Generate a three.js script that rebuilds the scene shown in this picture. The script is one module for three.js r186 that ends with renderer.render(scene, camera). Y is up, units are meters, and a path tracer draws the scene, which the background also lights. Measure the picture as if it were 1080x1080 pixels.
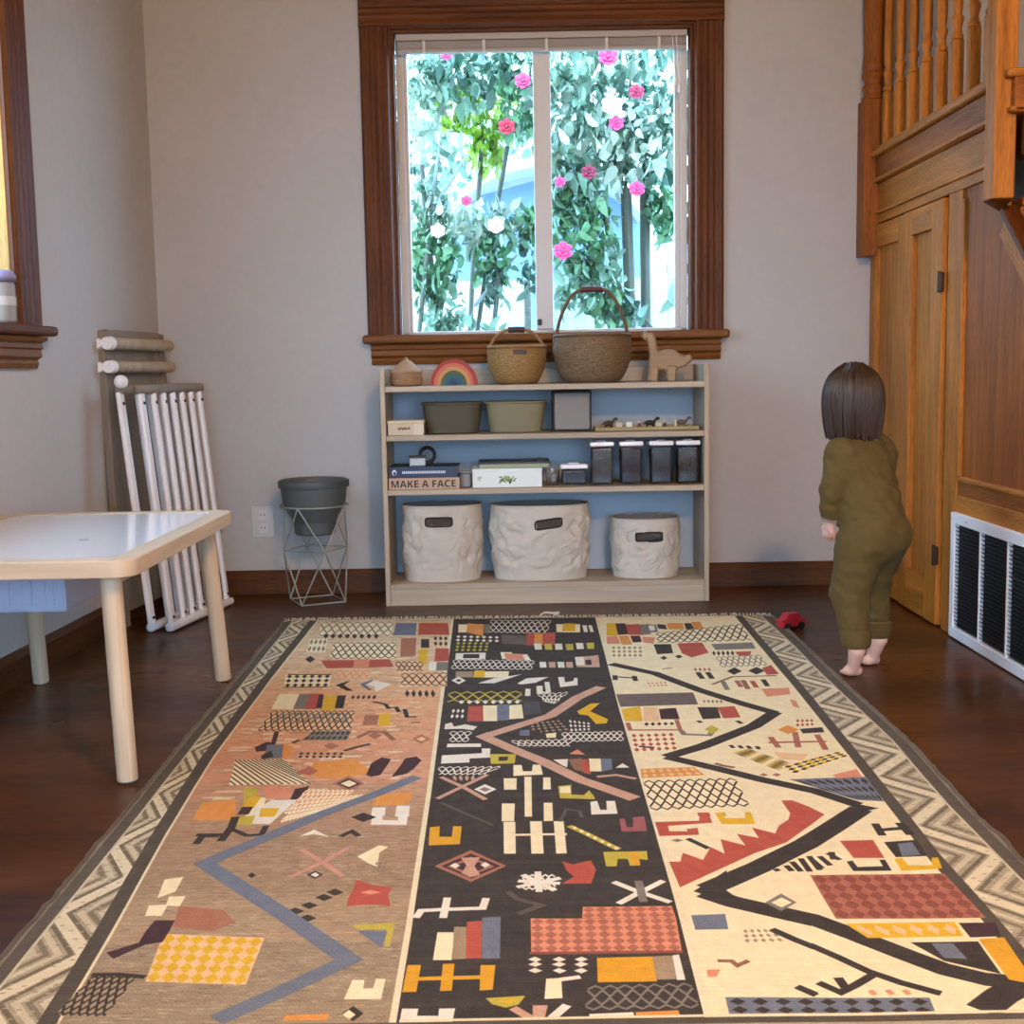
import * as THREE from 'three';
import { RoundedBoxGeometry } from 'three/addons/geometries/RoundedBoxGeometry.js';
import { mergeGeometries } from 'three/addons/utils/BufferGeometryUtils.js';
import { RectAreaLightUniformsLib } from 'three/addons/lights/RectAreaLightUniformsLib.js';
import { ImprovedNoise } from 'three/addons/math/ImprovedNoise.js';

// ------------------------------------------------------------------ camera, sky, exposure
const scene = new THREE.Scene();
const renderer = new THREE.WebGLRenderer();
renderer.toneMapping = THREE.LinearToneMapping;
renderer.toneMappingExposure = 1.0;
renderer.shadowMap.enabled = true;
const D = Math.PI / 180;
const camera = new THREE.PerspectiveCamera(44.618, 1, 0.05, 200);
camera.rotation.order = 'YXZ';
camera.position.set(0, 0.87, 0);
camera.rotation.set(-6.4734 * D, 0.253 * D, -1.01 * D);
// bright overcast daylight, even over the whole sky
scene.background = new THREE.Color().setRGB(5.3, 8.4, 12.2);
RectAreaLightUniformsLib.init();

// ------------------------------------------------------------------ helpers
let seed = 7;
const rnd = () => { seed = (seed * 1664525 + 1013904223) >>> 0; return seed / 4294967296; };
const rr = (a, b) => a + (b - a) * rnd();
const noise = new ImprovedNoise();
const V = (x, y, z) => new THREE.Vector3(x, y, z);
const taken = new Map();
function numbered(name) {
  const n = taken.get(name) || 0; taken.set(name, n + 1);
  return n ? name + '_' + String(n).padStart(3, '0') : name;
}
function mat(color, rough = 0.7, extra = {}) { return new THREE.MeshStandardMaterial({ color, roughness: rough, ...extra }); }
function phys(color, rough, extra = {}) { return new THREE.MeshPhysicalMaterial({ color, roughness: rough, ...extra }); }
function part(parent, name, geo, m, pos, rot, label) {
  const o = new THREE.Mesh(geo, m); o.name = name; o.castShadow = o.receiveShadow = true;
  if (pos) o.position.set(...pos); if (rot) o.rotation.set(...rot); if (label) o.userData.label = label;
  parent.add(o); return o;
}
function thing(name, label, category, pos = [0, 0, 0], turn = 0, group) {
  const g = new THREE.Group(); g.name = numbered(name); g.position.set(...pos); g.rotation.y = turn;
  g.userData = { label, category }; if (group) g.userData.group = group; scene.add(g); return g;
}
function single(name, label, category, geo, m, pos, rot, group) {
  const o = part(scene, numbered(name), geo, m, pos, rot); o.userData = { label, category }; if (group) o.userData.group = group; return o;
}
function struct(name, label, category, pos = [0, 0, 0], turn = 0) {
  const g = thing(name, label, category, pos, turn); g.userData.kind = 'structure'; return g;
}
// uv in metres, projected along the dominant normal; grain axis 0/1/2 runs along u
function boxUV(geo, grain = 1, off = true) {
  const g = geo.index ? geo.toNonIndexed() : geo; const p = g.attributes.position, n = g.attributes.normal;
  const uv = new Float32Array(p.count * 2); const ou = off ? rnd() * 7 : 0, ov = off ? rnd() * 7 : 0;
  for (let i = 0; i < p.count; i++) {
    const a = [Math.abs(n.getX(i)), Math.abs(n.getY(i)), Math.abs(n.getZ(i))], c = [p.getX(i), p.getY(i), p.getZ(i)];
    const d = a.indexOf(Math.max(...a)); let u = grain, v;
    if (d === grain) { u = (grain + 1) % 3; v = (grain + 2) % 3; } else v = 3 - d - grain;
    uv[i * 2] = c[u] + ou; uv[i * 2 + 1] = c[v] + ov;
  }
  g.setAttribute('uv', new THREE.BufferAttribute(uv, 2)); return g;
}
function bx(w, h, d, r = 0.004, grain = 1, seg = 2) {
  const rad = Math.min(r, w / 2.1, h / 2.1, d / 2.1);
  return boxUV(new RoundedBoxGeometry(w, h, d, seg, rad), grain);
}
// a box between two corners: {geo, pos}
function span(parent, name, m, x0, x1, y0, y1, z0, z1, r = 0.004, grain = 1, label) {
  return part(parent, name, bx(x1 - x0, y1 - y0, z1 - z0, r, grain), m, [(x0 + x1) / 2, (y0 + y1) / 2, (z0 + z1) / 2], null, label);
}
function tube(pts, r, seg = 24, rs = 8, closed = false) { return new THREE.TubeGeometry(new THREE.CatmullRomCurve3(pts.map((p) => V(...p)), closed), seg, r, rs, closed); }
function bar(a, b, r0, r1 = r0, rs = 10) {   // straight round bar from a to b
  const A = V(...a), B = V(...b), L = A.distanceTo(B), g = new THREE.CylinderGeometry(r1, r0, L, rs, 1);
  g.applyQuaternion(new THREE.Quaternion().setFromUnitVectors(V(0, 1, 0), B.clone().sub(A).normalize()));
  g.translate((A.x + B.x) / 2, (A.y + B.y) / 2, (A.z + B.z) / 2); return g;
}
function lathe(prof, seg = 40) { return new THREE.LatheGeometry(prof.map((p) => new THREE.Vector2(p[0], p[1])), seg); }
const merge = (gs) => mergeGeometries(gs.map((g) => { const h = g.index ? g.toNonIndexed() : g; for (const k of Object.keys(h.attributes)) if (!['position', 'normal', 'uv'].includes(k)) h.deleteAttribute(k); return h; }));
function extrude(pts, depth, bevel = 0.003, holes = []) {
  const s = new THREE.Shape(pts.map((p) => new THREE.Vector2(p[0], p[1])));
  for (const h of holes) s.holes.push(new THREE.Path(h.map((p) => new THREE.Vector2(p[0], p[1]))));
  return new THREE.ExtrudeGeometry(s, { depth, bevelEnabled: bevel > 0, bevelSize: bevel, bevelThickness: bevel, bevelSegments: 2, curveSegments: 20 });
}
function canvas(w, h, draw) { const c = document.createElement('canvas'); c.width = w; c.height = h; draw(c.getContext('2d'), w, h); return c; }
function ctex(w, h, draw, srgb = true) { const t = new THREE.CanvasTexture(canvas(w, h, draw)); if (srgb) t.colorSpace = THREE.SRGBColorSpace; t.wrapS = t.wrapT = THREE.RepeatWrapping; return t; }
// tileable noise image: f(u,v) -> grey 0..1 (or [r,g,b])
function dtex(w, h, f, srgb = false, repeat = [1, 1]) {
  const d = new Uint8Array(w * h * 4);
  for (let y = 0; y < h; y++) for (let x = 0; x < w; x++) {
    const v = f(x / w, y / h), c = typeof v === 'number' ? [v, v, v] : v;
    for (let k = 0; k < 3; k++) d[(y * w + x) * 4 + k] = Math.max(0, Math.min(255, c[k] * 255)); d[(y * w + x) * 4 + 3] = 255;
  }
  const t = new THREE.DataTexture(d, w, h); t.magFilter = THREE.LinearFilter; t.wrapS = t.wrapT = THREE.RepeatWrapping; t.repeat.set(...repeat);
  if (srgb) t.colorSpace = THREE.SRGBColorSpace; t.needsUpdate = true; return t;
}
// periodic fractal noise on the torus (mirrored blend)
function pn(u, v, fu, fv, z = 0) {
  const s = (a, b) => noise.noise(a * fu, b * fv, z);
  const n = s(u, v) * (1 - u) * (1 - v) + s(u - 1, v) * u * (1 - v) + s(u, v - 1) * (1 - u) * v + s(u - 1, v - 1) * u * v; return n * 1.25;
}
const grainTex = dtex(512, 512, (u, v) => {      // strong oak grain, u along the grain
  const w = pn(u, v, 3, 10, 1.3) * 0.35 + pn(u, v, 2, 30, 4.2) * 0.4 + pn(u, v, 8, 160, 7.7) * 0.35;
  const pore = Math.max(0, pn(u, v, 26, 240, 3.1)) * 0.35; const k = 0.82 + w * 0.34 - pore; return [k, k * 0.97, k * 0.93];
}, true, [1, 1.6]);
const paleTex = dtex(512, 512, (u, v) => { const k = 0.93 + pn(u, v, 2, 14, 2.3) * 0.1 + pn(u, v, 6, 90, 5.5) * 0.06; return [k, k * 0.985, k * 0.96]; }, true);
const wallTex = dtex(512, 512, (u, v) => { const k = 0.96 + pn(u, v, 6, 6, 9.1) * 0.025 + pn(u, v, 60, 60, 2.9) * 0.02; return [k, k, k]; }, true, [0.5, 0.5]);
const wallBump = dtex(512, 512, (u, v) => 0.5 + pn(u, v, 90, 90, 1.9) * 0.3 + pn(u, v, 24, 24, 8.2) * 0.2, false, [1, 1]);
const clothBump = dtex(256, 256, (u, v) => 0.5 + 0.25 * Math.sin(u * Math.PI * 128) * Math.sin(v * Math.PI * 128) + pn(u, v, 30, 30, 6.6) * 0.3, false, [4, 4]);

// ------------------------------------------------------------------ materials
const M = {
  wall: mat('#bdb9b5', 0.85, { map: wallTex, bumpMap: wallBump, bumpScale: 0.0006 }),
  ceiling: mat('#a5855c', 0.8, { map: grainTex }),
  casing: phys('#74401a', 0.5, { specularIntensity: 0.45, map: grainTex, bumpMap: grainTex, bumpScale: 0.0006 }),
  oak: phys('#d88c38', 0.5, { specularIntensity: 0.45, map: grainTex, bumpMap: grainTex, bumpScale: 0.0005 }),
  oakDark: phys('#b46a28', 0.5, { specularIntensity: 0.45, map: grainTex, bumpMap: grainTex, bumpScale: 0.0005 }),
  sill: phys('#96602c', 0.5, { specularIntensity: 0.45, map: grainTex, bumpMap: grainTex, bumpScale: 0.0006 }),
  baseboard: phys('#704522', 0.5, { specularIntensity: 0.45, map: grainTex }),
  pale: mat('#d9c6ab', 0.5, { map: paleTex }),
  birch: mat('#bcab93', 0.5, { map: paleTex }),
  taupe: mat('#8f8273', 0.6, { map: paleTex }),
  white: mat('#e9e9ea', 0.4), whiteGloss: phys('#f0f0f2', 0.1, { clearcoat: 0.4, clearcoatRoughness: 0.1 }),
  vinyl: mat('#c9c7c4', 0.45), black: mat('#141314', 0.55), charcoal: mat('#3a3b3c', 0.6),
  glass: phys('#ffffff', 0.02, { transmission: 1, thickness: 0, ior: 1.45, specularIntensity: 0 }),
  skin: phys('#d8a893', 0.55, { sheen: 0.2 }), brass: mat('#3a2a1c', 0.4, { metalness: 0.6 }),
};
// ================================================================== THE SETTING
// floor: dark brown stained timber, mottled, semi-gloss
{
  const t = dtex(1024, 1024, (u, v) => {
    const row = Math.floor(v * 22), tone = noise.noise(row * 3.7, 1.3, Math.floor(u * 2 + row * 0.37) * 2.1) * 0.16;
    const a = pn(u, v, 5, 9, 3.3) * 0.4 + pn(u, v, 14, 34, 6.1) * 0.24 + pn(u, v, 10, 190, 2.2) * 0.25 + pn(u, v, 40, 90, 8.8) * 0.16;
    const k = Math.max(0.26, 0.5 + a * 0.6 + tone); return [0.43 * k + 0.1, 0.265 * k + 0.048, 0.11 * k + 0.016];
  }, true, [0.5, 0.5]);
  const rg = dtex(512, 512, (u, v) => 0.34 + pn(u, v, 6, 12, 4.4) * 0.08 + pn(u, v, 40, 60, 7.2) * 0.05, false, [0.5, 0.5]);
  const m = phys('#ffffff', 1, { specularIntensity: 0.42, map: t, roughnessMap: rg, bumpMap: rg, bumpScale: 0.0002 });
  const o = part(scene, 'floor', bx(4.4, 0.12, 7.9, 0.002, 0), m, [0.45, -0.06, -1.2]);
  o.userData = { label: 'dark brown mottled semi-gloss timber floor', category: 'floor', kind: 'structure' };
}
{ const o = part(scene, 'ceiling', bx(4.4, 0.12, 7.9, 0.002, 0), M.ceiling, [0.45, 2.72, -1.2]); o.userData = { label: 'warm timber lined ceiling over the playroom', category: 'ceiling', kind: 'structure' }; }
// back wall with the window opening
const WZ = -4.92;
function holedWall(w0, w1, y0, y1, hole, thick) {  // extruded along +z from 0 to thick
  return boxUV(extrude([[w0, y0], [w1, y0], [w1, y1], [w0, y1]], thick, 0, hole.map(([a, b, c, d]) => [[a, c], [a, d], [b, d], [b, c]])), 0, false);
}
{
  const o = part(scene, 'wall_back', holedWall(-1.7, 2.6, 0, 2.66, [[-0.455, 0.70, 1.015, 2.165]], 0.16), M.wall, [0, 0, WZ - 0.16]);
  o.userData = { label: 'pale grey painted wall around the garden window', category: 'wall', kind: 'structure' };
}
// left wall, turned a little
// local frame of the left wall: +z runs toward the room's front along the wall, +x points into the room
function leftPos(x, y, s) { const e = [-0.0416, 0.9991], n = [0.9991, 0.0416]; return [-1.39 + e[0] * s + n[0] * x, y, WZ + e[1] * s + n[1] * x]; }
const leftTurn = -Math.asin(0.0416);
{
  const g = struct('wall_left', 'pale warm grey painted wall at the play table', 'wall', [-1.39, 0, WZ], leftTurn);
  const geo = holedWall(-0.2, 7.7, 0, 2.66, [[1.29, 2.7, 1.03, 2.12]], 0.14); geo.rotateY(-Math.PI / 2);
  part(g, 'wall_panel', geo, M.wall, [0, 0, 0]);
}
{ const o = part(scene, 'wall_right', bx(0.12, 2.66, 7.9, 0.002, 2), M.wall, [2.51, 1.33, -1.2]); o.userData = { label: 'pale painted wall of the stairwell beyond the balustrade', category: 'wall', kind: 'structure' }; }
// wall behind the photographer, with wide glazed doors
{
  const o = part(scene, 'wall_front', holedWall(-1.75, 2.6, 0, 2.66, [[-1.25, 2.15, 0.05, 1.9]], 0.14), M.wall, [0, 0, 1.3]);
  o.userData = { label: 'pale painted wall around wide glazed garden doors', category: 'wall', kind: 'structure' };
  const g = struct('door_2', 'wide white framed glazed garden doors facing the rug', 'door', [0.45, 0.05, 1.37]);
  for (const x of [-1.68, -0.56, 0.56, 1.68]) span(g, 'stile', M.vinyl, x - 0.03, x + 0.03, 0, 1.85, -0.03, 0.03);
  for (const y of [0.03, 1.82]) span(g, 'rail', M.vinyl, -1.7, 1.7, y - 0.03, y + 0.03, -0.025, 0.025, 0.004, 0);
  for (const x of [-1.12, 0, 1.12]) span(g, 'pane', M.glass, x - 0.53, x + 0.53, 0.06, 1.79, -0.003, 0.003, 0.001);
}
// baseboards
{
  const prof = (len) => { const g = extrude([[0, 0], [0.016, 0], [0.016, 0.075], [0.009, 0.09], [0, 0.095]], len, 0); return g; };
  const b = struct('baseboard_back', 'dark stained wooden baseboard under the window wall', 'baseboard', [-1.39, 0, WZ]);
  const g1 = prof(2.775); g1.rotateY(Math.PI / 2); g1.scale(1, 1, 1); g1.translate(0, 0, 0);
  part(b, 'moulding', boxUV(flipZ(g1), 0), M.baseboard);
  const l = struct('baseboard_left', 'dark stained wooden baseboard along the play table wall', 'baseboard', [-1.39, 0, WZ], leftTurn);
  part(l, 'moulding', boxUV(prof(7.4), 2), M.baseboard, [0, 0, 0.0]);
}
function flipZ(g) { // mirror profile so that its thickness points to +z
  const p = g.attributes.position; for (let i = 0; i < p.count; i++) p.setZ(i, -p.getZ(i));
  const idx = g.index; const n = g.toNonIndexed ? (idx ? g.toNonIndexed() : g) : g; const q = n.attributes.position;
  for (let i = 0; i < q.count; i += 3) { const a = [q.getX(i), q.getY(i), q.getZ(i)], c = [q.getX(i + 2), q.getY(i + 2), q.getZ(i + 2)]; q.setXYZ(i, ...c); q.setXYZ(i + 2, ...a); }
  n.computeVertexNormals(); return n;
}
// casing profile strip: fluted board of width w, length len along y, front toward +z
function flutedGeo(w, len, t = 0.024) {
  const pts = [[-w / 2, 0]]; const N = 36;
  for (let i = 0; i <= N; i++) { const u = i / N, x = -w / 2 + w * u; let z = t; const k = Math.abs(u - 0.5) * 2; if (k > 0.93) z = t * 0.55; else if (k > 0.84) z = t * 0.8; else if (k < 0.62) z = t * (0.78 + 0.16 * Math.abs(Math.cos((u - 0.19) / 0.62 * Math.PI * 3))); pts.push([x, z]); }
  pts.push([w / 2, 0]);
  const g = extrude(pts, len, 0); g.rotateX(-Math.PI / 2); // profile y -> -z ; depth -> y
  const p = g.attributes.position; for (let i = 0; i < p.count; i++) p.setZ(i, -p.getZ(i));
  for (let i = 0; i < p.count; i += 3) { const a = [p.getX(i), p.getY(i), p.getZ(i)], c = [p.getX(i + 2), p.getY(i + 2), p.getZ(i + 2)]; p.setXYZ(i, ...c); p.setXYZ(i + 2, ...a); }
  g.computeVertexNormals(); return boxUV(g, 1);
}
function sillGeo(len, over) { // moulded stool and apron, length along x
  const prof = [[0, -0.115], [0.012, -0.115], [0.018, -0.1], [0.014, -0.09], [0.03, -0.08], [0.026, -0.06], [0.034, -0.055], [0.03, -0.04], [0.046, -0.034], [0.05, -0.024]];
  const g = extrude([...prof, [0, -0.024]], len, 0); g.rotateY(-Math.PI / 2); g.translate(len / 2, 0, 0); return boxUV(g, 0);
}
// window_1: garden window
{
  const g = struct('window_1', 'white sliding window in dark moulded wooden casing looking onto the garden', 'window', [0.122, 1.015, WZ]);
  const side = flutedGeo(0.115, 1.16);
  part(g, 'casing', side, M.casing, [-0.635, 0.0, 0]); part(g, 'casing', side, M.casing, [0.635, 0.0, 0]);
  const top = flutedGeo(0.115, 1.385); top.rotateZ(-Math.PI / 2); part(g, 'casing', boxUV(top, 0), M.casing, [-0.6925, 1.207, 0.002]);
  span(g, 'head_moulding', M.casing, -0.695, 0.695, 1.262, 1.30, 0, 0.045, 0.006, 0);
  span(g, 'stool', M.sill, -0.71, 0.71, -0.034, 0, -0.1, 0.062, 0.012, 0);
  const ap = sillGeo(1.36); part(g, 'apron', ap, M.sill, [0, 0, 0]);
  // wooden jamb liners
  span(g, 'jamb', M.casing, -0.577, -0.565, 0, 1.15, -0.08, 0.001); span(g, 'jamb', M.casing, 0.565, 0.577, 0, 1.15, -0.08, 0.001); span(g, 'jamb', M.casing, -0.577, 0.577, 1.138, 1.15, -0.08, 0.001, 0.004, 0);
  const f = new THREE.Group(); f.name = 'sash_frame'; g.add(f);
  const vb = (n, a, b, c, d, z0, z1) => span(f, n, M.vinyl, a, b, c, d, z0, z1, 0.005);
  vb('frame_side', -0.565, -0.535, 0, 1.138, -0.135, -0.08); vb('frame_side', 0.535, 0.565, 0, 1.138, -0.135, -0.08); vb('frame_rail', -0.565, 0.565, 0, 0.014, -0.135, -0.08); vb('frame_rail', -0.565, 0.565, 1.108, 1.138, -0.135, -0.08);
  vb('meeting_stile', -0.034, 0.034, 0.014, 1.108, -0.118, -0.075); vb('sash_side', -0.536, -0.522, 0.014, 1.108, -0.12, -0.085); vb('sash_side', 0.515, 0.536, 0.014, 1.108, -0.12, -0.085);
  span(g, 'pane', M.glass, -0.522, -0.034, 0.014, 1.108, -0.107, -0.103, 0.001); span(g, 'pane', M.glass, 0.034, 0.515, 0.014, 1.108, -0.099, -0.095, 0.001);
  span(g, 'latch', M.charcoal, -0.03, -0.012, 0.03, 0.055, -0.076, -0.066);
}
// raised venetian blind under the window head
{
  const bm = mat('#aca49b', 0.55); const g = thing('window_blind', 'raised greyish slatted blind bunched under the window head', 'blind', [0.122, 2.085, WZ - 0.035]);
  span(g, 'headrail', bm, -0.558, 0.558, 0.045, 0.078, -0.03, 0.012, 0.004, 0);
  for (let i = 0; i < 8; i++) part(g, 'slat', bx(1.11, 0.0028, 0.026, 0.001, 0), bm, [0, 0.017 + i * 0.0034, -0.008], [rr(-0.04, 0.04), 0, 0]);
  span(g, 'bottom_rail', bm, -0.556, 0.556, 0.0, 0.014, -0.024, 0.008, 0.004, 0);
  for (const x of [-0.45, -0.22, 0.02, 0.25, 0.45]) span(g, 'ladder_clip', M.vinyl, x - 0.006, x + 0.006, -0.002, 0.044, 0.008, 0.013, 0.002);
  for (const [x, l] of [[0.5, 0.115], [0.515, 0.14]]) part(g, 'pull_cord', bar([x, 0.045, 0.016], [x + 0.012, -l, 0.02], 0.0016), M.white);
  for (const [x, l] of [[0.512, 0.115], [0.527, 0.14]]) part(g, 'tassel', lathe([[0.0001, 0.03], [0.005, 0.026], [0.008, 0], [0.0001, -0.002]], 14), M.white, [x, -l - 0.026, 0.02]);
}
// window_2 in the left wall, yellow timber outside
{
  const g = struct('window_2', 'dark cased window with yellow pine reveal beside the play table', 'window', [-1.39, 0, WZ], leftTurn); const pine = mat('#d9a650', 0.6, { map: grainTex });
  const T = (geo) => { geo.rotateY(Math.PI / 2); return geo; };
  for (const s of [1.21, 2.78]) part(g, 'casing', T(flutedGeo(0.16, 1.1)), M.casing, [0, 1.025, s]);
  const top = flutedGeo(0.15, 1.73); top.rotateZ(-Math.PI / 2); part(g, 'casing', T(top), M.casing, [0.001, 2.19, 2.86]);
  const st = bx(1.76, 0.03, 0.22, 0.012, 0); part(g, 'stool', T(st), M.casing, [-0.045, 1.01, 2.0]);
  part(g, 'apron', T(sillGeo(1.66)), M.sill, [0, 1.015, 2.0]);
  for (const s of [1.285, 2.705]) span(g, 'jamb', pine, -0.096, 0.002, 1.025, 2.12, s - 0.008, s + 0.008, 0.003, 1, 'yellow pine reveal');
  span(g, 'frame_side', M.vinyl, -0.12, -0.08, 1.03, 2.12, 1.293, 1.32); span(g, 'frame_side', M.vinyl, -0.12, -0.08, 1.03, 2.12, 1.98, 2.02); span(g, 'frame_side', M.vinyl, -0.12, -0.08, 1.03, 2.12, 2.67, 2.7);
  span(g, 'pane', M.glass, -0.102, -0.098, 1.04, 2.1, 1.32, 1.98, 0.001); span(g, 'pane', M.glass, -0.102, -0.098, 1.04, 2.1, 2.02, 2.67, 0.001);
  // jar with a lavender lid on the sill
  const j = thing('lidded_jar', 'grey jar with lavender lid standing on the side window sill', 'jar', leftPos(0.0, 1.026, 1.37));
  part(j, 'body', lathe([[0.0001, 0], [0.04, 0], [0.044, 0.01], [0.044, 0.105], [0.04, 0.115], [0.036, 0.115], [0.036, 0.01], [0.0001, 0.01]], 32), mat('#8f8c86', 0.5)); 
  part(j, 'lid', lathe([[0.0001, 0.15], [0.036, 0.148], [0.048, 0.135], [0.048, 0.117], [0.0001, 0.117]], 32), mat('#8d84a0', 0.5));
  part(j, 'band', lathe([[0.0442, 0.05], [0.0455, 0.05], [0.0455, 0.075], [0.0442, 0.075]], 32), mat('#b9b5ad', 0.6));
}
// neighbouring timber cladding outside the left window
{
  const g = thing('timber_fence', 'yellow vertical timber board fence outside the side window', 'fence', [-4.6, -0.15, -3.2], 0.03);
  const m = mat('#d8a44c', 0.7, { map: grainTex });
  for (let i = 0; i < 26; i++) part(g, 'board', bx(0.02, 1.9, 0.118, 0.004, 1), m, [rr(-0.003, 0.003), 0.95, -1.6 + i * 0.122]);
  for (const y of [0.4, 1.6]) part(g, 'batten', bx(0.03, 0.06, 3.2, 0.004, 2), m, [-0.026, y, -0.07]);
}
// ================================================================== RIGHT: panelled wall under the landing
const PX = 1.385;
{
  const g = struct('wall_stair', 'honey oak panelled wall under the stair landing', 'wall');
  // head boards above the door
  span(g, 'head_board', M.oak, PX, PX + 0.03, 1.40, 1.545, -4.9, -3.62, 0.003, 2);
  span(g, 'picture_rail', M.oak, PX - 0.012, PX + 0.02, 1.432, 1.445, -4.9, -3.66, 0.004, 2);
  span(g, 'fascia', M.oakDark, PX - 0.014, PX + 0.03, 1.545, 1.64, -4.9, -3.5, 0.006, 2);
  span(g, 'fascia_bead', M.oak, PX - 0.024, PX + 0.02, 1.548, 1.562, -4.9, -3.5, 0.005, 2);
  span(g, 'landing_nosing', M.oak, PX - 0.034, PX + 1.06, 1.64, 1.664, -4.92, -3.5, 0.008, 2);
  // stile between door and sloping panel
  span(g, 'stile', M.oak, PX, PX + 0.03, 0.0, 1.40, -4.045, -3.925, 0.004, 1);
  span(g, 'stile', M.oakDark, PX, PX + 0.03, 0.0, 1.40, -4.92, -4.895, 0.003, 1);
  // backing panel, its top following the stair slope toward the viewer
  const slope = [[-3.93, 0], [-2.06, 0], [-3.62, 1.296], [-3.62, 1.415], [-3.93, 1.415]];
  const pan = extrude(slope.map(([z, y]) => [-z, y]), 0.02, 0); pan.rotateY(Math.PI / 2); // shape x -> -z
  part(g, 'sloping_panel', boxUV(pan, 1), M.oakDark, [PX + 0.012, 0, 0]);
  // raised frame round the panel
  span(g, 'panel_rail', M.oak, PX, PX + 0.028, 0.40, 0.455, -3.925, -1.98, 0.003, 2);
  span(g, 'panel_bead', M.oak, PX - 0.004, PX + 0.02, 0.500, 0.516, -3.9, -2.6, 0.005, 2);
  span(g, 'panel_rail', M.oakDark, PX + 0.006, PX + 0.028, 0.455, 0.5, -3.925, -2.0, 0.003, 2);
  span(g, 'panel_bead', M.oak, PX - 0.001, PX + 0.02, 0.515, 1.37, -3.925, -3.908, 0.004, 1);
  // stringer edge trim along the slope
  const dz = 1.56, dy = 1.296, L = Math.hypot(dz, dy), an = Math.atan2(dy, dz);
  part(g, 'slope_trim', bx(0.05, 0.022, L, 0.004, 2), M.casing, [PX + 0.02, 0.655, -2.836], [an, 0, 0]);
  part(g, 'slope_board', bx(0.022, 0.05, L - 0.05, 0.004, 2), M.oak, [PX + 0.012, 0.615, -2.85], [an, 0, 0]);
  // stair treads behind the stringer
  for (let i = 1; i < 9; i++) { const z = -2.04 - i * 0.195, y = 0.17 * i - 0.03; span(g, 'tread', M.oakDark, PX + 0.05, 2.43, y - 0.025, y, z - 0.23, z + 0.01, 0.006, 0); span(g, 'riser', M.oakDark, PX + 0.05, 2.43, Math.max(0, y - 0.168), y - 0.025, z - 0.02, z, 0.002, 0); }
  span(g, 'landing_front', M.oakDark, PX + 0.03, 2.43, 1.44, 1.64, -3.56, -3.5, 0.004, 0);
}
// door_1: panelled cupboard door under the landing
{
  const g = struct('door_1', 'honey oak panelled cupboard door below the landing', 'door', [PX, 0.008, -4.89]);
  const X = -0.006, Y = 1.385;
  const leaf = (z0, z1, wl, wr, proud) => {
    span(g, 'stile', M.oak, X - proud, 0.024, 0, Y, z0, z0 + wl, 0.004, 1); span(g, 'stile', M.oak, X - proud, 0.024, 0, Y, z1 - wr, z1, 0.004, 1);
    span(g, 'rail', M.oak, X - proud, 0.022, Y - 0.085, Y - 0.001, z0 + wl, z1 - wr, 0.003, 2); span(g, 'rail', M.oak, X - proud, 0.022, 0.001, 0.14, z0 + wl, z1 - wr, 0.003, 2);
    span(g, 'panel', M.oak, X + 0.014, 0.022, 0.13, Y - 0.08, z0 + wl - 0.005, z1 - wr + 0.005, 0.002, 1);
    for (const zz of [z0 + wl, z1 - wr]) span(g, 'bead', M.oak, X - proud + 0.004, 0.02, 0.14, Y - 0.085, zz - 0.006, zz + 0.006, 0.004, 1);
  };
  leaf(0.0, 0.415, 0.07, 0.085, 0.0); leaf(0.42, 0.825, 0.085, 0.11, 0.006);
  for (const y of [1.12, 0.235]) { const h = part(g, 'hinge', bx(0.014, 0.06, 0.026, 0.003), M.brass, [-0.016, y, 0.832]); part(h, 'pin', bar([0, -0.034, 0], [0, 0.034, 0], 0.006), M.brass, [-0.006, 0, 0]); }
}
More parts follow.
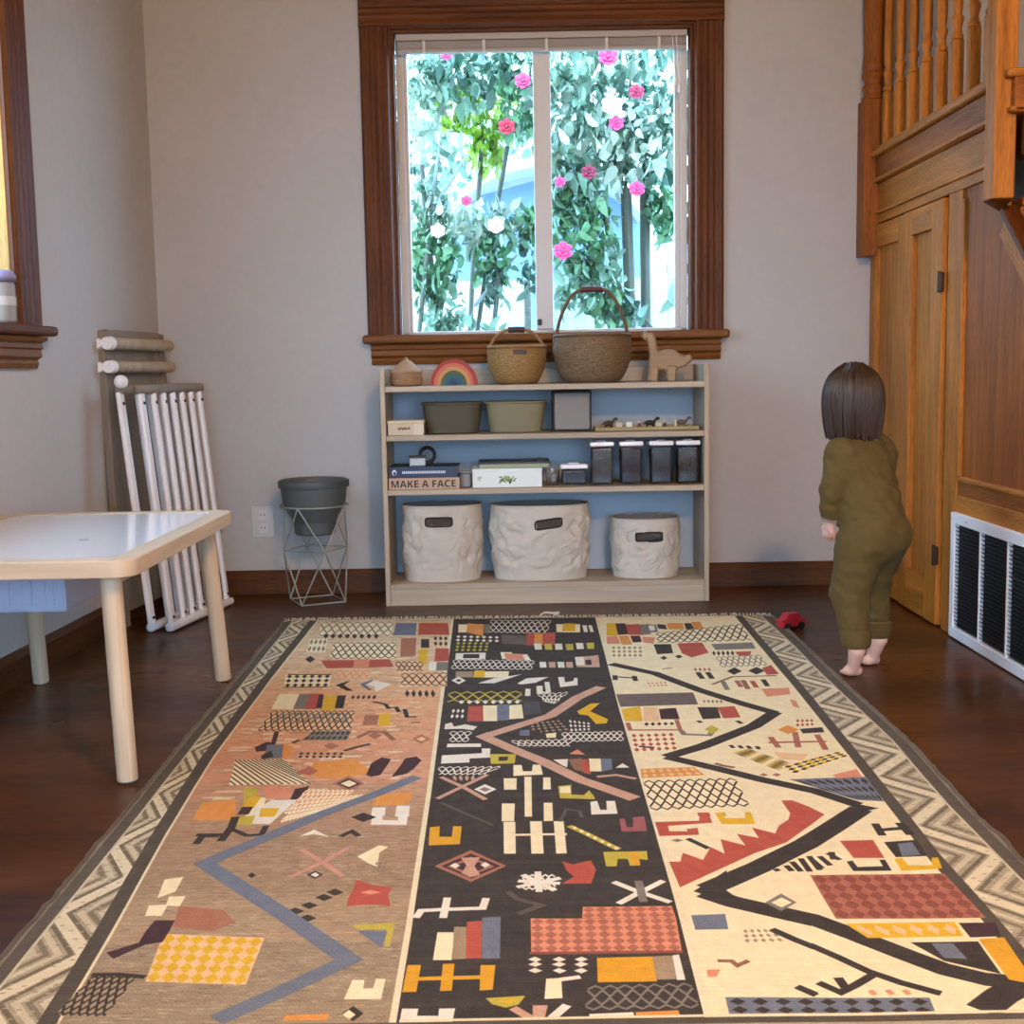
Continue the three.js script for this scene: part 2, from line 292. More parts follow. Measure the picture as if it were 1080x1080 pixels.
// balustrade on the landing
{
  const g = thing('balustrade', 'honey oak landing balustrade with turned balusters and square posts', 'railing', [PX, 1.664, 0]);
    const turned = lathe([[0.0001, 0.2], [0.017, 0.2], [0.019, 0.205], [0.019, 0.214], [0.014, 0.219], [0.014, 0.226], [0.012, 0.232], [0.016, 0.25], [0.019, 0.258], [0.019, 0.268], [0.013, 0.275], [0.013, 0.282], [0.016, 0.30], [0.0175, 0.36], [0.016, 0.5], [0.012, 0.66], [0.011, 0.70], [0.018, 0.71], [0.018, 0.72], [0.0001, 0.72]], 20);
  const N = 8;
  for (let i = 0; i < N; i++) {
    const z = -4.735 + i * 0.1435; const b = new THREE.Group(); b.name = 'baluster'; b.position.set(0.005, 0, z); g.add(b);
    part(b, 'square_foot', bx(0.034, 0.2, 0.034, 0.003, 1), M.oak, [0, 0.1, 0]); part(b, 'turned_shaft', boxUV(turned.clone(), 1), M.oak); part(b, 'square_head', bx(0.034, 0.14, 0.034, 0.003, 1), M.oak, [0, 0.79, 0]);
  }
  span(g, 'handrail', M.oak, -0.03, 0.045, 0.86, 0.92, -4.84, -3.57, 0.015, 2);
  span(g, 'shoe_rail', M.oak, -0.02, 0.03, 0, 0.012, -4.84, -3.57, 0.004, 2);
  const cp = new THREE.Group(); cp.name = 'corner_post'; g.add(cp);
  span(cp, 'post_block', M.oakDark, -0.058, 0.034, -0.385, 0.195, -4.918, -4.82, 0.004, 1);
  const ring = lathe([[0.0001, 0], [0.044, 0], [0.046, 0.006], [0.044, 0.014], [0.036, 0.02], [0.036, 0.034], [0.043, 0.04], [0.043, 0.05], [0.034, 0.056], [0.034, 0.075], [0.042, 0.082], [0.045, 0.092], [0.04, 0.1], [0.034, 0.108], [0.042, 0.116], [0.04, 0.13], [0.036, 0.18], [0.04, 0.3], [0.041, 0.45], [0.036, 0.6], [0.0001, 0.6]], 28);
  part(cp, 'turned_shaft', boxUV(ring, 1), M.oakDark, [-0.012, 0.195, -4.869]);
  const hp = new THREE.Group(); hp.name = 'hanging_post'; g.add(hp);
  span(hp, 'post_block', M.oak, -0.056, 0.005, -0.345, 0.93, -3.605, -3.53, 0.006, 1);
  const tip = new THREE.ConeGeometry(0.045, 0.03, 4, 1); tip.rotateY(Math.PI / 4); tip.rotateX(Math.PI); part(hp, 'pointed_tip', tip, M.casing, [-0.025, -0.36, -3.568]);
}
// second post, inside the stairwell
{
  const g = thing('stair_post', 'dark oak post with cap standing inside the stairwell', 'post', [1.98, 1.664, -4.3]);
  part(g, 'shaft', bx(0.09, 0.34, 0.09, 0.005, 1), M.casing, [0, 0.17, 0]); part(g, 'cap', bx(0.13, 0.03, 0.13, 0.008, 0), M.casing, [0, 0.355, 0]); part(g, 'ball', new THREE.SphereGeometry(0.035, 20, 14), M.casing, [0, 0.4, 0]);
}
// return-air grille
{
  const g = thing('air_grille', 'white framed return air grille with black louvres low on the oak wall', 'vent', [PX - 0.001, 0.004, -3.93]);
  const Lz = 0.86, Hh = 0.397, fr = 0.034;
  span(g, 'frame_side', M.white, -0.012, 0.006, 0, Hh, 0, fr, 0.003); span(g, 'frame_side', M.white, -0.012, 0.006, 0, Hh, Lz - fr, Lz, 0.003); span(g, 'frame_rail', M.white, -0.012, 0.006, Hh - fr, Hh, fr, Lz - fr, 0.003, 2); span(g, 'frame_rail', M.white, -0.012, 0.006, 0, fr, fr, Lz - fr, 0.003, 2);
  span(g, 'duct_back', M.black, 0.004, 0.008, fr, Hh - fr, fr, Lz - fr, 0.001);
  for (const z of [0.245, 0.455, 0.66]) span(g, 'divider', M.white, -0.009, 0.004, fr, Hh - fr, z - 0.006, z + 0.006, 0.002);
  for (let i = 0; i < 26; i++) part(g, 'louvre', bx(0.012, 0.0022, Lz - 2 * fr, 0.0008, 2, 1), M.black, [-0.002, fr + 0.008 + i * 0.01235, Lz / 2], [0, 0, -0.6]);
  for (const [y, z] of [[0.38, 0.14], [0.38, 0.7], [0.017, 0.14], [0.017, 0.7]]) part(g, 'screw', new THREE.SphereGeometry(0.005, 10, 8), mat('#b9b4aa', 0.4, { metalness: 0.4 }), [-0.012, y, z]);
}
// wall socket
{
  const g = thing('wall_socket', 'white double wall socket low beside the planter', 'socket', [-1.01, 0.29, WZ]);
  part(g, 'plate', bx(0.09, 0.125, 0.008, 0.003), mat('#c4c1bd', 0.5), [0, 0, 0.004]);
  for (const y of [-0.026, 0.026]) { const f = part(g, 'receptacle', bx(0.034, 0.038, 0.004, 0.008), mat('#cfccc8', 0.5), [0, y, 0.009]); for (const x of [-0.007, 0.007]) part(f, 'slot', bx(0.003, 0.01, 0.002, 0.0005), M.black, [x, 0.003, 0.002]); }
}
// ================================================================== LEFT: play table, gate, panel, planter
{
  const g = thing('play_table', 'low white-topped play table with pale round wooden legs', 'table', [-1.115, 0, -3.01]);
  const hw = 0.315, hl = 0.47;
  // rim with rounded corners, white inset board
  const rc = (w, l, r, n = 8) => { const o = []; for (const [sx, sy, a0] of [[1, 1, 0], [-1, 1, 90], [-1, -1, 180], [1, -1, 270]]) for (let i = 0; i <= n; i++) { const a = (a0 + 90 * i / n) * D; o.push([sx * (w - r) + r * Math.cos(a), sy * (l - r) + r * Math.sin(a)]); } return o; };
  const rim = extrude(rc(hw, hl, 0.045), 0.03, 0.0035, [rc(hw - 0.045, hl - 0.045, 0.02).reverse()]); rim.rotateX(-Math.PI / 2);
  part(g, 'rim', boxUV(rim, 2), M.pale, [0, 0.4615, 0]);
  const top = extrude(rc(hw - 0.046, hl - 0.046, 0.019), 0.02, 0.001); top.rotateX(-Math.PI / 2);
  const board = part(g, 'table_top', boxUV(top, 2), M.whiteGloss, [0, 0.4725, 0], null, 'glossy white inset board');
  part(board, 'finger_hole', bx(0.022, 0.002, 0.007, 0.001), mat('#8d8d92', 0.5), [0.1, 0.022, 0.12]);
  // shallow finger notch in the front rim
  part(g, 'notch', bx(0.1, 0.01, 0.006, 0.003), mat('#8d7a62', 0.7), [-0.12, 0.486, hl + 0.002]);
  for (const [sx, sz] of [[1, 1], [1, -1], [-1, 1], [-1, -1]]) {
    const l = part(g, 'leg', boxUV(bar([sx * 0.25, 0.462, sz * 0.40 + (sz > 0 ? 0.0 : -0.02)], [sx * 0.262, 0.006, sz * 0.40 + (sz > 0 ? -0.005 : -0.095)], 0.0225, 0.0225, 24), 1), M.pale);
    part(l, 'foot_pad', new THREE.CylinderGeometry(0.018, 0.018, 0.006, 20), M.charcoal, [sx * 0.262, 0.003, sz * 0.40 + (sz > 0 ? -0.005 : -0.095)]);
  }
  for (const sx of [1, -1]) span(g, 'side_apron', M.pale, sx * 0.245 - 0.01, sx * 0.245 + 0.01, 0.43, 0.462, -0.38, 0.36, 0.003, 2);
}
{
  const g = thing('storage_bin', 'translucent blue-white plastic bin slung under the play table', 'bin', [-1.17, 0.352, -3.0]);
  const m = phys('#b4bfd8', 0.35, { transmission: 0.25, thickness: 0 });
  const w = 0.16, l = 0.26, h = 0.09, t = 0.004;
  const f = (nm, ax, ay, az, x, y, z) => part(g, nm, bx(ax, ay, az, 0.002), m, [x, y, z]);
  f('base', 2 * w, t, 2 * l, 0, t / 2, 0); f('side_wall', t, h, 2 * l, -w + t / 2, h / 2 + t, 0); f('side_wall', t, h, 2 * l, w - t / 2, h / 2 + t, 0); f('end_wall', 2 * w - 2 * t, h, t, 0, h / 2 + t, -l + t / 2); f('end_wall', 2 * w - 2 * t, h, t, 0, h / 2 + t, l - t / 2);
  for (const s of [-1, 1]) f('flange', 0.02, t, 2 * l + 0.02, s * (w + 0.008), h + t * 1.5, 0);
  for (let i = 0; i < 6; i++) part(g, 'ridge', bx(0.02, 0.06, 0.004, 0.002), m, [-0.125 + i * 0.05, 0.045, l + 0.001]);
}
// slatted white gate leaning toward the left wall
{
  const g = thing('folding_gate', 'folded white slatted gate with taupe top rail leaning by the left wall', 'gate', [-1.148, 0, -4.42], -0.19);
  // local: z along the gate (+z toward the room front), x away from the wall, leaning back toward -x at the top
  const lean = 0.095, H = 0.835;
  const panel = (ox, zs, z0, z1, nm) => {
    const q = new THREE.Group(); q.name = nm; q.position.x = ox; q.rotation.z = lean; g.add(q);
    for (const z of zs) { const b = part(q, 'slat', bx(0.018, H - 0.02, z === zs[zs.length - 1] ? 0.036 : 0.026, 0.008, 1), M.white, [0, H / 2, z]); for (const y of [-H / 2 + 0.05, H / 2 - 0.05]) part(b, 'bolt', new THREE.SphereGeometry(0.006, 8, 6), M.charcoal, [0.009, y, 0]); }
    const rail = bx(0.03, 0.034, z1 - z0, 0.014, 2); part(q, 'top_rail', rail, M.taupe, [0, H - 0.004, (z0 + z1) / 2]);
    part(q, 'bottom_rail', bx(0.036, 0.03, z1 - z0 + 0.01, 0.013, 2), M.white, [0, 0.018, (z0 + z1) / 2]);
  };
  panel(0, [-0.235, -0.163, -0.091, -0.019, 0.053, 0.125, 0.215], -0.265, 0.24, 'front_panel');
  panel(-0.065, [-0.21, -0.13, -0.05, 0.03, 0.11, 0.235], -0.24, 0.25, 'rear_panel');
  part(g, 'end_knob', new THREE.SphereGeometry(0.023, 20, 14), M.white, [-0.127, H + 0.02, 0.25]); part(g, 'hinge', bx(0.06, 0.05, 0.012, 0.003), M.charcoal, [-0.05, 0.3, -0.25]);
}
// taller taupe panel with two dowels, behind the gate
{
  const g = thing('dowel_panel', 'tall taupe wooden panel with two white-tipped dowels leaning in the corner', 'panel', [-1.352, 0, -4.53], -0.13);
  const q = new THREE.Group(); q.name = 'frame'; q.rotation.z = 0.028; g.add(q);
  for (const z of [0.235, -0.235]) span(q, 'upright', M.taupe, -0.014, 0.014, 0.0, 1.03, z - 0.022, z + 0.022, 0.005, 1);
  span(q, 'board', M.taupe, -0.006, 0.006, 0.05, 0.98, -0.22, 0.22, 0.002, 1); span(q, 'top_rail', M.taupe, -0.013, 0.013, 1.0, 1.034, -0.215, 0.215, 0.005, 2);
  for (const y of [0.985, 0.905]) { const d = part(q, 'dowel', bar([0.034, y, -0.25], [0.034, y, 0.245], 0.021, 0.021, 20), M.birch); part(d, 'white_tip', bar([0.034, y, 0.245], [0.034, y, 0.275], 0.024, 0.021, 20), M.white); part(q, 'wall_peg', bar([-0.004, y, 0.257], [-0.004, y, 0.272], 0.019, 0.017, 16), M.white); }
}
// planter on a wire stand
{
  const g = thing('wire_plant_stand', 'thin pale green wire stand of triangles holding the pot', 'plant stand', [-0.775, 0, -4.735]);
  const m = mat('#9aa096', 0.45, { metalness: 0.3 });
  const ring = (r, y, n, off) => Array.from({ length: n }, (_, i) => [r * Math.cos((i / n) * 2 * Math.PI + off), y, r * Math.sin((i / n) * 2 * Math.PI + off)]);
  part(g, 'top_ring', (() => { const t = new THREE.TorusGeometry(0.128, 0.0035, 8, 48); t.rotateX(Math.PI / 2); return t; })(), m, [0, 0.372, 0]);
  const T = ring(0.128, 0.372, 4, 0.35), Mid = ring(0.125, 0.205, 4, 0.35 + Math.PI / 4), B = ring(0.12, 0.004, 4, 0.35);
  for (let i = 0; i < 4; i++) {
    part(g, 'wire', bar(T[i], Mid[i], 0.003), m); part(g, 'wire', bar(T[i], Mid[(i + 3) % 4], 0.003), m); part(g, 'wire', bar(Mid[i], Mid[(i + 1) % 4], 0.003), m);
    part(g, 'wire', bar(Mid[i], B[i], 0.003), m); part(g, 'wire', bar(Mid[i], B[(i + 1) % 4], 0.003), m); part(g, 'wire', bar(B[i], B[(i + 1) % 4], 0.003), m);
  }
  const p = thing('plant_pot', 'dark grey stepped empty pot resting in the wire stand', 'pot', [-0.775, 0.262, -4.735]);
  part(p, 'bowl', lathe([[0.0001, 0], [0.072, 0], [0.078, 0.006], [0.082, 0.06], [0.1, 0.085], [0.118, 0.12], [0.128, 0.2], [0.131, 0.207], [0.126, 0.21], [0.12, 0.203], [0.11, 0.125], [0.07, 0.02], [0.0001, 0.02]], 56), mat('#565a59', 0.55));
  part(p, 'rim_band', lathe([[0.1285, 0.18], [0.134, 0.182], [0.135, 0.204], [0.13, 0.208]], 56), mat('#4a4e4e', 0.5));
}
// red toy on the floor by the rug
{
  const g = thing('toy_car', 'small red toy car on the floor by the rug corner', 'toy', [0.905, 0, -4.09], 0.4);
  const m = mat('#c0222b', 0.35);
  part(g, 'body', extrude([[-0.045, 0.012], [0.045, 0.012], [0.047, 0.028], [0.03, 0.033], [0.018, 0.05], [-0.02, 0.05], [-0.032, 0.034], [-0.046, 0.03]], 0.03, 0.003), m, [0, 0, -0.015]);
  for (const x of [-0.027, 0.027]) for (const z of [-0.019, 0.019]) { const w = new THREE.CylinderGeometry(0.012, 0.012, 0.008, 18); w.rotateX(Math.PI / 2); part(g, 'wheel', w, M.black, [x, 0.012, z]); }
}
// ================================================================== TOY SHELF AND ITS CONTENTS
const SX0 = -0.498, SX1 = 0.712, SF = -4.6, SB = -4.895;
const Y1 = 0.819, Y2 = 0.639, Y3 = 0.438, Y4 = 0.083;   // where things stand, a hair above the boards
{
  const g = thing('toy_shelf', 'low birch toy shelf with three boards under the window', 'shelf', [0.107, 0, -4.7475]);
  const lx0 = SX0 - 0.107, lx1 = SX1 - 0.107, zf = SF + 4.7475, zb = SB + 4.7475;
  for (const s of [0, 1]) span(g, 'side_panel', M.birch, s ? lx1 - 0.019 : lx0, s ? lx1 : lx0 + 0.019, 0, 0.882, zb, zf, 0.003, 1);
  for (const y of [Y1, Y2, Y3, Y4]) span(g, 'shelf_board', M.birch, lx0 + 0.019, lx1 - 0.019, y - 0.022, y - 0.001, zb + 0.006, zf - 0.001, 0.003, 0);
  span(g, 'plinth', M.birch, lx0 + 0.019, lx1 - 0.019, 0, Y4 - 0.021, zf - 0.022, zf - 0.002, 0.003, 0);
  span(g, 'top_back_rail', M.birch, lx0 + 0.019, lx1 - 0.019, Y1, 0.878, zb + 0.001, zb + 0.016, 0.003, 0);
  span(g, 'back_panel', mat('#a9b3bd', 0.75), lx0 + 0.019, lx1 - 0.019, Y4 + 0.0, Y1 - 0.021, zb + 0.0005, zb + 0.0055, 0.001, 0, 'thin pale blue-grey back board');
}
// woven surface: rows of stakes and weavers; radius profile r(t), y(t)
function woven(prof, N, rows, amp, segT = 3) {
  const C2 = new THREE.CatmullRomCurve3(prof.map((p) => V(p[0], p[1], 0)));
  const nu = N * 2, nv = rows * segT, pos = [], uv = [], idx = [];
  for (let j = 0; j <= nv; j++) for (let i = 0; i <= nu; i++) {
    const p = C2.getPoint(j / nv), th = (i / nu) * 2 * Math.PI, row = Math.floor(j / segT), k = (j % segT) / segT;
    const r = p.x + amp * (Math.sin(k * Math.PI) * 0.9 + Math.sin(th * N + (row % 2) * Math.PI) * 0.7);
    pos.push(r * Math.cos(th), p.y, r * Math.sin(th)); uv.push(i / nu, j / nv);
  }
  for (let j = 0; j < nv; j++) for (let i = 0; i < nu; i++) { const a = j * (nu + 1) + i, b = a + nu + 1; idx.push(a, b, a + 1, a + 1, b, b + 1); }
  const g = new THREE.BufferGeometry(); g.setAttribute('position', new THREE.Float32BufferAttribute(pos, 3)); g.setAttribute('uv', new THREE.Float32BufferAttribute(uv, 2)); g.setIndex(idx); g.computeVertexNormals(); return g;
}
const strawTex = dtex(256, 256, (u, v) => { const k = 0.82 + pn(u, v, 60, 24, 3.3) * 0.22 + pn(u, v, 9, 30, 1.1) * 0.2; return [k, k * 0.97, k * 0.92]; }, true, [3, 2]);
const straw = (c) => mat(c, 0.75, { map: strawTex });
const leather = mat('#3a2320', 0.5);
// small lidded basket
{
  const g = thing('lidded_basket', 'small woven lidded basket with a peaked lid on the shelf top', 'basket', [-0.405, Y1, -4.68]);
  part(g, 'body', woven([[0.04, 0], [0.056, 0.004], [0.06, 0.03], [0.057, 0.048]], 22, 8, 0.0018), straw('#b58c68'));
  part(g, 'lid', woven([[0.059, 0.048], [0.058, 0.054], [0.04, 0.072], [0.02, 0.09], [0.003, 0.099]], 22, 9, 0.0018), straw('#c7a582'));
  part(g, 'knob', new THREE.SphereGeometry(0.007, 12, 8), straw('#c7a582'), [0, 0.1, 0]); part(g, 'base', new THREE.CylinderGeometry(0.042, 0.042, 0.004, 24), straw('#b58c68'), [0, 0.002, 0]);
}
// stacking rainbow: every arch is a part
{
  const g = thing('toy_rainbow', 'wooden stacking rainbow with red outer arch on the shelf top', 'toy', [-0.228, Y1, -4.675]);
  const cols = ['#9c2a24', '#c4654a', '#c48a50', '#4d5a30', '#22595c', '#1e4265', '#242848']; let r = 0.086;
  cols.forEach((c) => { const t = 0.0125, ro = r, ri = Math.max(0, r - t + 0.0015), pts = []; for (let i = 0; i <= 28; i++) pts.push([ro * Math.cos(Math.PI * i / 28), ro * 1.1 * Math.sin(Math.PI * i / 28)]); if (ri > 0.008) for (let i = 28; i >= 0; i--) pts.push([ri * Math.cos(Math.PI * i / 28), ri * 1.1 * Math.sin(Math.PI * i / 28)]); part(g, 'arch', extrude(pts, 0.044, 0.0008), mat(c, 0.6), [0, 0.001, -0.022]); r -= t; });
}
function handleBasket(name, label, pos, R, h, hh, col, rimCol, wrap, rowsN, N, turn) {
  const g = thing(name, label, 'basket', pos, turn);
  part(g, 'bowl', woven([[R * 0.6, 0.0], [R * 0.74, h * 0.08], [R * 0.93, h * 0.4], [R, h * 0.68], [R * 0.975, h * 0.9], [R * 0.965, h]], N, rowsN, 0.0022), straw(col));
  part(g, 'base', new THREE.CylinderGeometry(R * 0.61, R * 0.6, 0.006, 32), straw(col), [0, 0.003, 0]);
  part(g, 'inside', lathe([[0.0001, 0.012], [R * 0.6, 0.014], [R * 0.88, h * 0.4], [R * 0.945, h * 0.98]], 40), straw(rimCol));
  const rim = new THREE.TorusGeometry(R * 0.966, 0.0065, 10, 64); rim.rotateX(Math.PI / 2); part(g, 'rim', rim, straw(rimCol), [0, h, 0]);
  const half = [[0.93, 0], [0.86, 0.3], [0.72, 0.6], [0.52, 0.86], [0.28, 0.985], [0.0, 1.0]], pts = [...half.map(([x, y]) => [x * R, h * 0.93 + hh * y, 0]), ...half.slice(0, 5).reverse().map(([x, y]) => [-x * R, h * 0.93 + hh * y, 0])];
  const hd = part(g, 'handle', tube(pts, 0.0065, 60, 10), straw(rimCol)); const mid = pts.slice(4, 7); part(hd, 'leather_grip', tube(mid, 0.0115, 20, 12), wrap, null, null, 'dark leather grip');
  part(g, 'handle_loop', bx(0.012, 0.03, 0.024, 0.005), straw(rimCol), [R * 0.97, h * 0.9, 0]); part(g, 'handle_loop', bx(0.012, 0.03, 0.024, 0.005), straw(rimCol), [-R * 0.97, h * 0.9, 0]);
  return g;
}
handleBasket('straw_basket', 'round golden straw basket with short leather-gripped handle', [0.007, Y1, -4.74], 0.11, 0.138, 0.075, '#b08d56', '#a8824c', leather, 20, 46, 0.0);
{ const g = scene.children[scene.children.length - 1]; part(g, 'leather_tab', bx(0.05, 0.016, 0.004, 0.002), leather, [0.012, 0.118, 0.109]); }
handleBasket('market_basket', 'large grey-brown woven basket with tall looped handle', [0.291, Y1, -4.724], 0.147, 0.175, 0.185, '#8c7455', '#7d6245', mat('#552a26', 0.5), 24, 60, 0.12);
// wooden dinosaur
{
  const g = thing('wooden_dinosaur', 'pale carved wooden long-necked dinosaur on the shelf top', 'toy', [0.565, Y1, -4.70], -0.15);
  const m = mat('#a58560', 0.6, { map: paleTex });
  const s = [[-0.068, 0.165], [-0.078, 0.172], [-0.083, 0.162], [-0.078, 0.152], [-0.066, 0.148], [-0.06, 0.12], [-0.054, 0.09], [-0.058, 0.06], [-0.06, 0.02], [-0.062, 0.002], [-0.044, 0.002], [-0.036, 0.03], [-0.02, 0.04], [0.0, 0.038], [0.008, 0.02], [0.006, 0.002], [0.026, 0.002], [0.032, 0.03], [0.045, 0.045], [0.062, 0.05], [0.078, 0.062], [0.09, 0.072], [0.088, 0.082], [0.07, 0.078], [0.052, 0.085], [0.03, 0.1], [0.0, 0.103], [-0.022, 0.098], [-0.034, 0.104], [-0.04, 0.13], [-0.046, 0.155], [-0.054, 0.166]];
  const cv = new THREE.CatmullRomCurve3(s.map((p) => V(p[0], p[1], 0)), true).getPoints(110).map((p) => [p.x, Math.max(0, p.y)]);
  part(g, 'body', extrude(cv, 0.022, 0.007), m, [0, 0.0085, -0.011]);
  for (const z of [-0.024, 0.024]) { part(g, 'leg', extrude([[-0.052, 0.004], [-0.034, 0.004], [-0.03, 0.05], [-0.054, 0.055]], 0.01, 0.003), m, [0, 0, z - 0.005]); part(g, 'leg', extrude([[0.012, 0.004], [0.032, 0.004], [0.036, 0.055], [0.008, 0.055]], 0.01, 0.003), m, [0, 0, z - 0.005]); part(g, 'eye', new THREE.SphereGeometry(0.003, 8, 6), M.black, [-0.07, 0.162, z * 0.78]); }
}
// ---- second board
{
  const t = ctex(256, 96, (c, w, h) => { c.fillStyle = '#c9b79a'; c.fillRect(0, 0, w, h); c.fillStyle = '#d6c8ae'; c.fillRect(w * 0.72, 0, w * 0.28, h); c.fillStyle = '#3a3330'; for (let i = 0; i < 9; i++) { c.fillRect(70 + i * 10, 38 - (i % 3) * 3, 7, 16 + (i * 5) % 7); } });
  const g = thing('card_box', 'small tan cardboard box with dark print on the second board', 'box', [-0.407, Y2, -4.655]);
  part(g, 'box_body', new THREE.BoxGeometry(0.132, 0.045, 0.08), [M.birch, M.birch, M.birch, M.birch, mat('#ffffff', 0.7, { map: t }), M.birch], [0, 0.0225, 0]); part(g, 'lid', bx(0.138, 0.012, 0.086, 0.002), mat('#cbb998', 0.7), [0, 0.048, 0]);
}
function tubBin(label, x, col) {
  const g = thing('tapered_bin', label, 'bin', [x, Y2, -4.735]); const m = mat(col, 0.65);
  const w = 0.115, d = 0.085, h = 0.112; const lp = (k, y) => { const o = []; for (let i = 0; i < 64; i++) { const a = (i / 64) * 2 * Math.PI, c = Math.cos(a), s = Math.sin(a), n = 4; o.push([w * k * Math.sign(c) * Math.pow(Math.abs(c), 2 / n), y, d * k * Math.sign(s) * Math.pow(Math.abs(s), 2 / n)]); } return o; };
  const rings = [lp(0.82, 0), lp(0.85, 0.004), lp(0.99, h), lp(0.965, h), lp(0.83, 0.006)];
  const pos = [], idx = []; rings.forEach((r) => r.forEach((p) => pos.push(...p))); const c0 = pos.length / 3; pos.push(0, 0, 0, 0, 0.006, 0);
  for (let k = 0; k < rings.length - 1; k++) for (let i = 0; i < 64; i++) { const a = k * 64 + i, b = k * 64 + (i + 1) % 64, c = a + 64, e = b + 64; idx.push(a, c, b, b, c, e); }
  for (let i = 0; i < 64; i++) { idx.push(c0, i, (i + 1) % 64, c0 + 1, 256 + (i + 1) % 64, 256 + i); }
  const geo = new THREE.BufferGeometry(); geo.setAttribute('position', new THREE.Float32BufferAttribute(pos, 3)); geo.setIndex(idx); const ge = geo.toNonIndexed(); ge.computeVertexNormals(); geo.computeVertexNormals();
  part(g, 'body', geo, m); 
  part(g, 'rim', tube(lp(1.0, h).filter((_, i) => i % 2 === 0), 0.0045, 96, 8, true), m);
}
tubBin('dark olive tapered bin beside the small cardboard box', -0.238, '#4e4734'); tubBin('lighter olive tapered bin beside the wire framed box', -0.0, '#7d7557');
{
  const g = thing('framed_box', 'black wire framed grey fabric box on the second board', 'box', [0.21, Y2, -4.735]);
  const w = 0.07, h = 0.15, d = 0.06; part(g, 'fabric_liner', bx(2 * w - 0.006, h - 0.012, 2 * d - 0.006, 0.006), mat('#86827d', 0.85, { bumpMap: clothBump, bumpScale: 0.0008 }), [0, h / 2, 0]);
  for (const x of [-w, w]) for (const z of [-d, d]) part(g, 'wire_post', bar([x, 0.001, z], [x, h, z], 0.003), M.black);
  for (const y of [0.003, h]) { for (const z of [-d, d]) part(g, 'wire_rail', bar([-w, y, z], [w, y, z], 0.003), M.black); for (const x of [-w, w]) part(g, 'wire_rail', bar([x, y, -d], [x, y, d], 0.003), M.black); }
  part(g, 'opening', bx(2 * w - 0.02, 0.004, 2 * d - 0.02, 0.001), M.black, [0, h - 0.005, 0]);
}
{
  const g = thing('wooden_tray', 'long shallow yellow-green wooden tray on the second board', 'tray', [0.488, Y2, -4.72]);
  const m = mat('#a89a6a', 0.6, { map: paleTex }); part(g, 'base', bx(0.385, 0.006, 0.15, 0.002, 0), m, [0, 0.003, 0]);
  for (const z of [-0.073, 0.073]) part(g, 'long_edge', bx(0.385, 0.013, 0.006, 0.002, 0), m, [0, 0.0075, z]); for (const x of [-0.19, 0.19]) part(g, 'short_edge', bx(0.006, 0.013, 0.14, 0.002, 2), m, [x, 0.0075, 0]);
  // little figures in the tray
  const fig = (name, label, x, z, col, kind) => {
    const f = thing(name, label, 'toy', [x, Y2 + 0.0065, z], rr(-0.4, 0.4), 'tiny toys in the wooden tray'); const c = mat(col, 0.6);
    if (kind === 'animal') { part(f, 'body', new THREE.SphereGeometry(0.012, 14, 10).scale(1.7, 0.8, 0.8), c, [0, 0.02, 0]); for (const a of [-1, 1]) for (const b of [-1, 1]) part(f, 'leg', bar([a * 0.012, 0.0005, b * 0.005], [a * 0.012, 0.018, b * 0.005], 0.003), c); part(f, 'neck', bar([0.014, 0.022, 0], [0.026, 0.035, 0], 0.005, 0.004), c); part(f, 'head', new THREE.SphereGeometry(0.0065, 10, 8).scale(1.4, 0.9, 0.9), c, [0.029, 0.035, 0]); part(f, 'tail', bar([-0.018, 0.022, 0], [-0.028, 0.014, 0], 0.002), c); }
    else if (kind === 'block') { part(f, 'cube', bx(0.022, 0.02, 0.02, 0.002), c, [0, 0.01, 0]); part(f, 'top_ridge', bx(0.022, 0.004, 0.006, 0.001), c, [0, 0.022, 0]); }
    else { part(f, 'peg_body', lathe([[0.0001, 0], [0.008, 0], [0.0075, 0.012], [0.004, 0.02], [0.0001, 0.021]], 14), c); part(f, 'peg_head', new THREE.SphereGeometry(0.006, 12, 8), mat('#d8c2a2', 0.6), [0, 0.025, 0]); }
  };
  fig('toy_block', 'cream toy block in the wooden tray', 0.385, -4.69, '#d9d0bb', 'block'); fig('toy_block', 'ivory toy block standing next to the cream one', 0.425, -4.70, '#e5dfcf', 'block');
  fig('toy_animal', 'black toy animal with raised head in the tray', 0.505, -4.71, '#1d1c1e', 'animal'); fig('toy_animal', 'dark brown toy animal at the tray end by the grey box', 0.35, -4.73, '#43362d', 'animal');
  fig('toy_peg', 'dull red peg figure in the wooden tray', 0.462, -4.68, '#7b3a34', 'peg'); fig('toy_peg', 'plum peg figure in the wooden tray', 0.558, -4.70, '#5a4358', 'peg'); fig('toy_animal', 'grey-brown toy animal near the shelf side', 0.625, -4.72, '#5f544b', 'animal'); fig('toy_peg', 'cream peg figure in the wooden tray', 0.598, -4.69, '#cbbfa4', 'peg'); fig('toy_block', 'pale yellow toy block under the black animal', 0.535, -4.675, '#cdbf92', 'block');
}
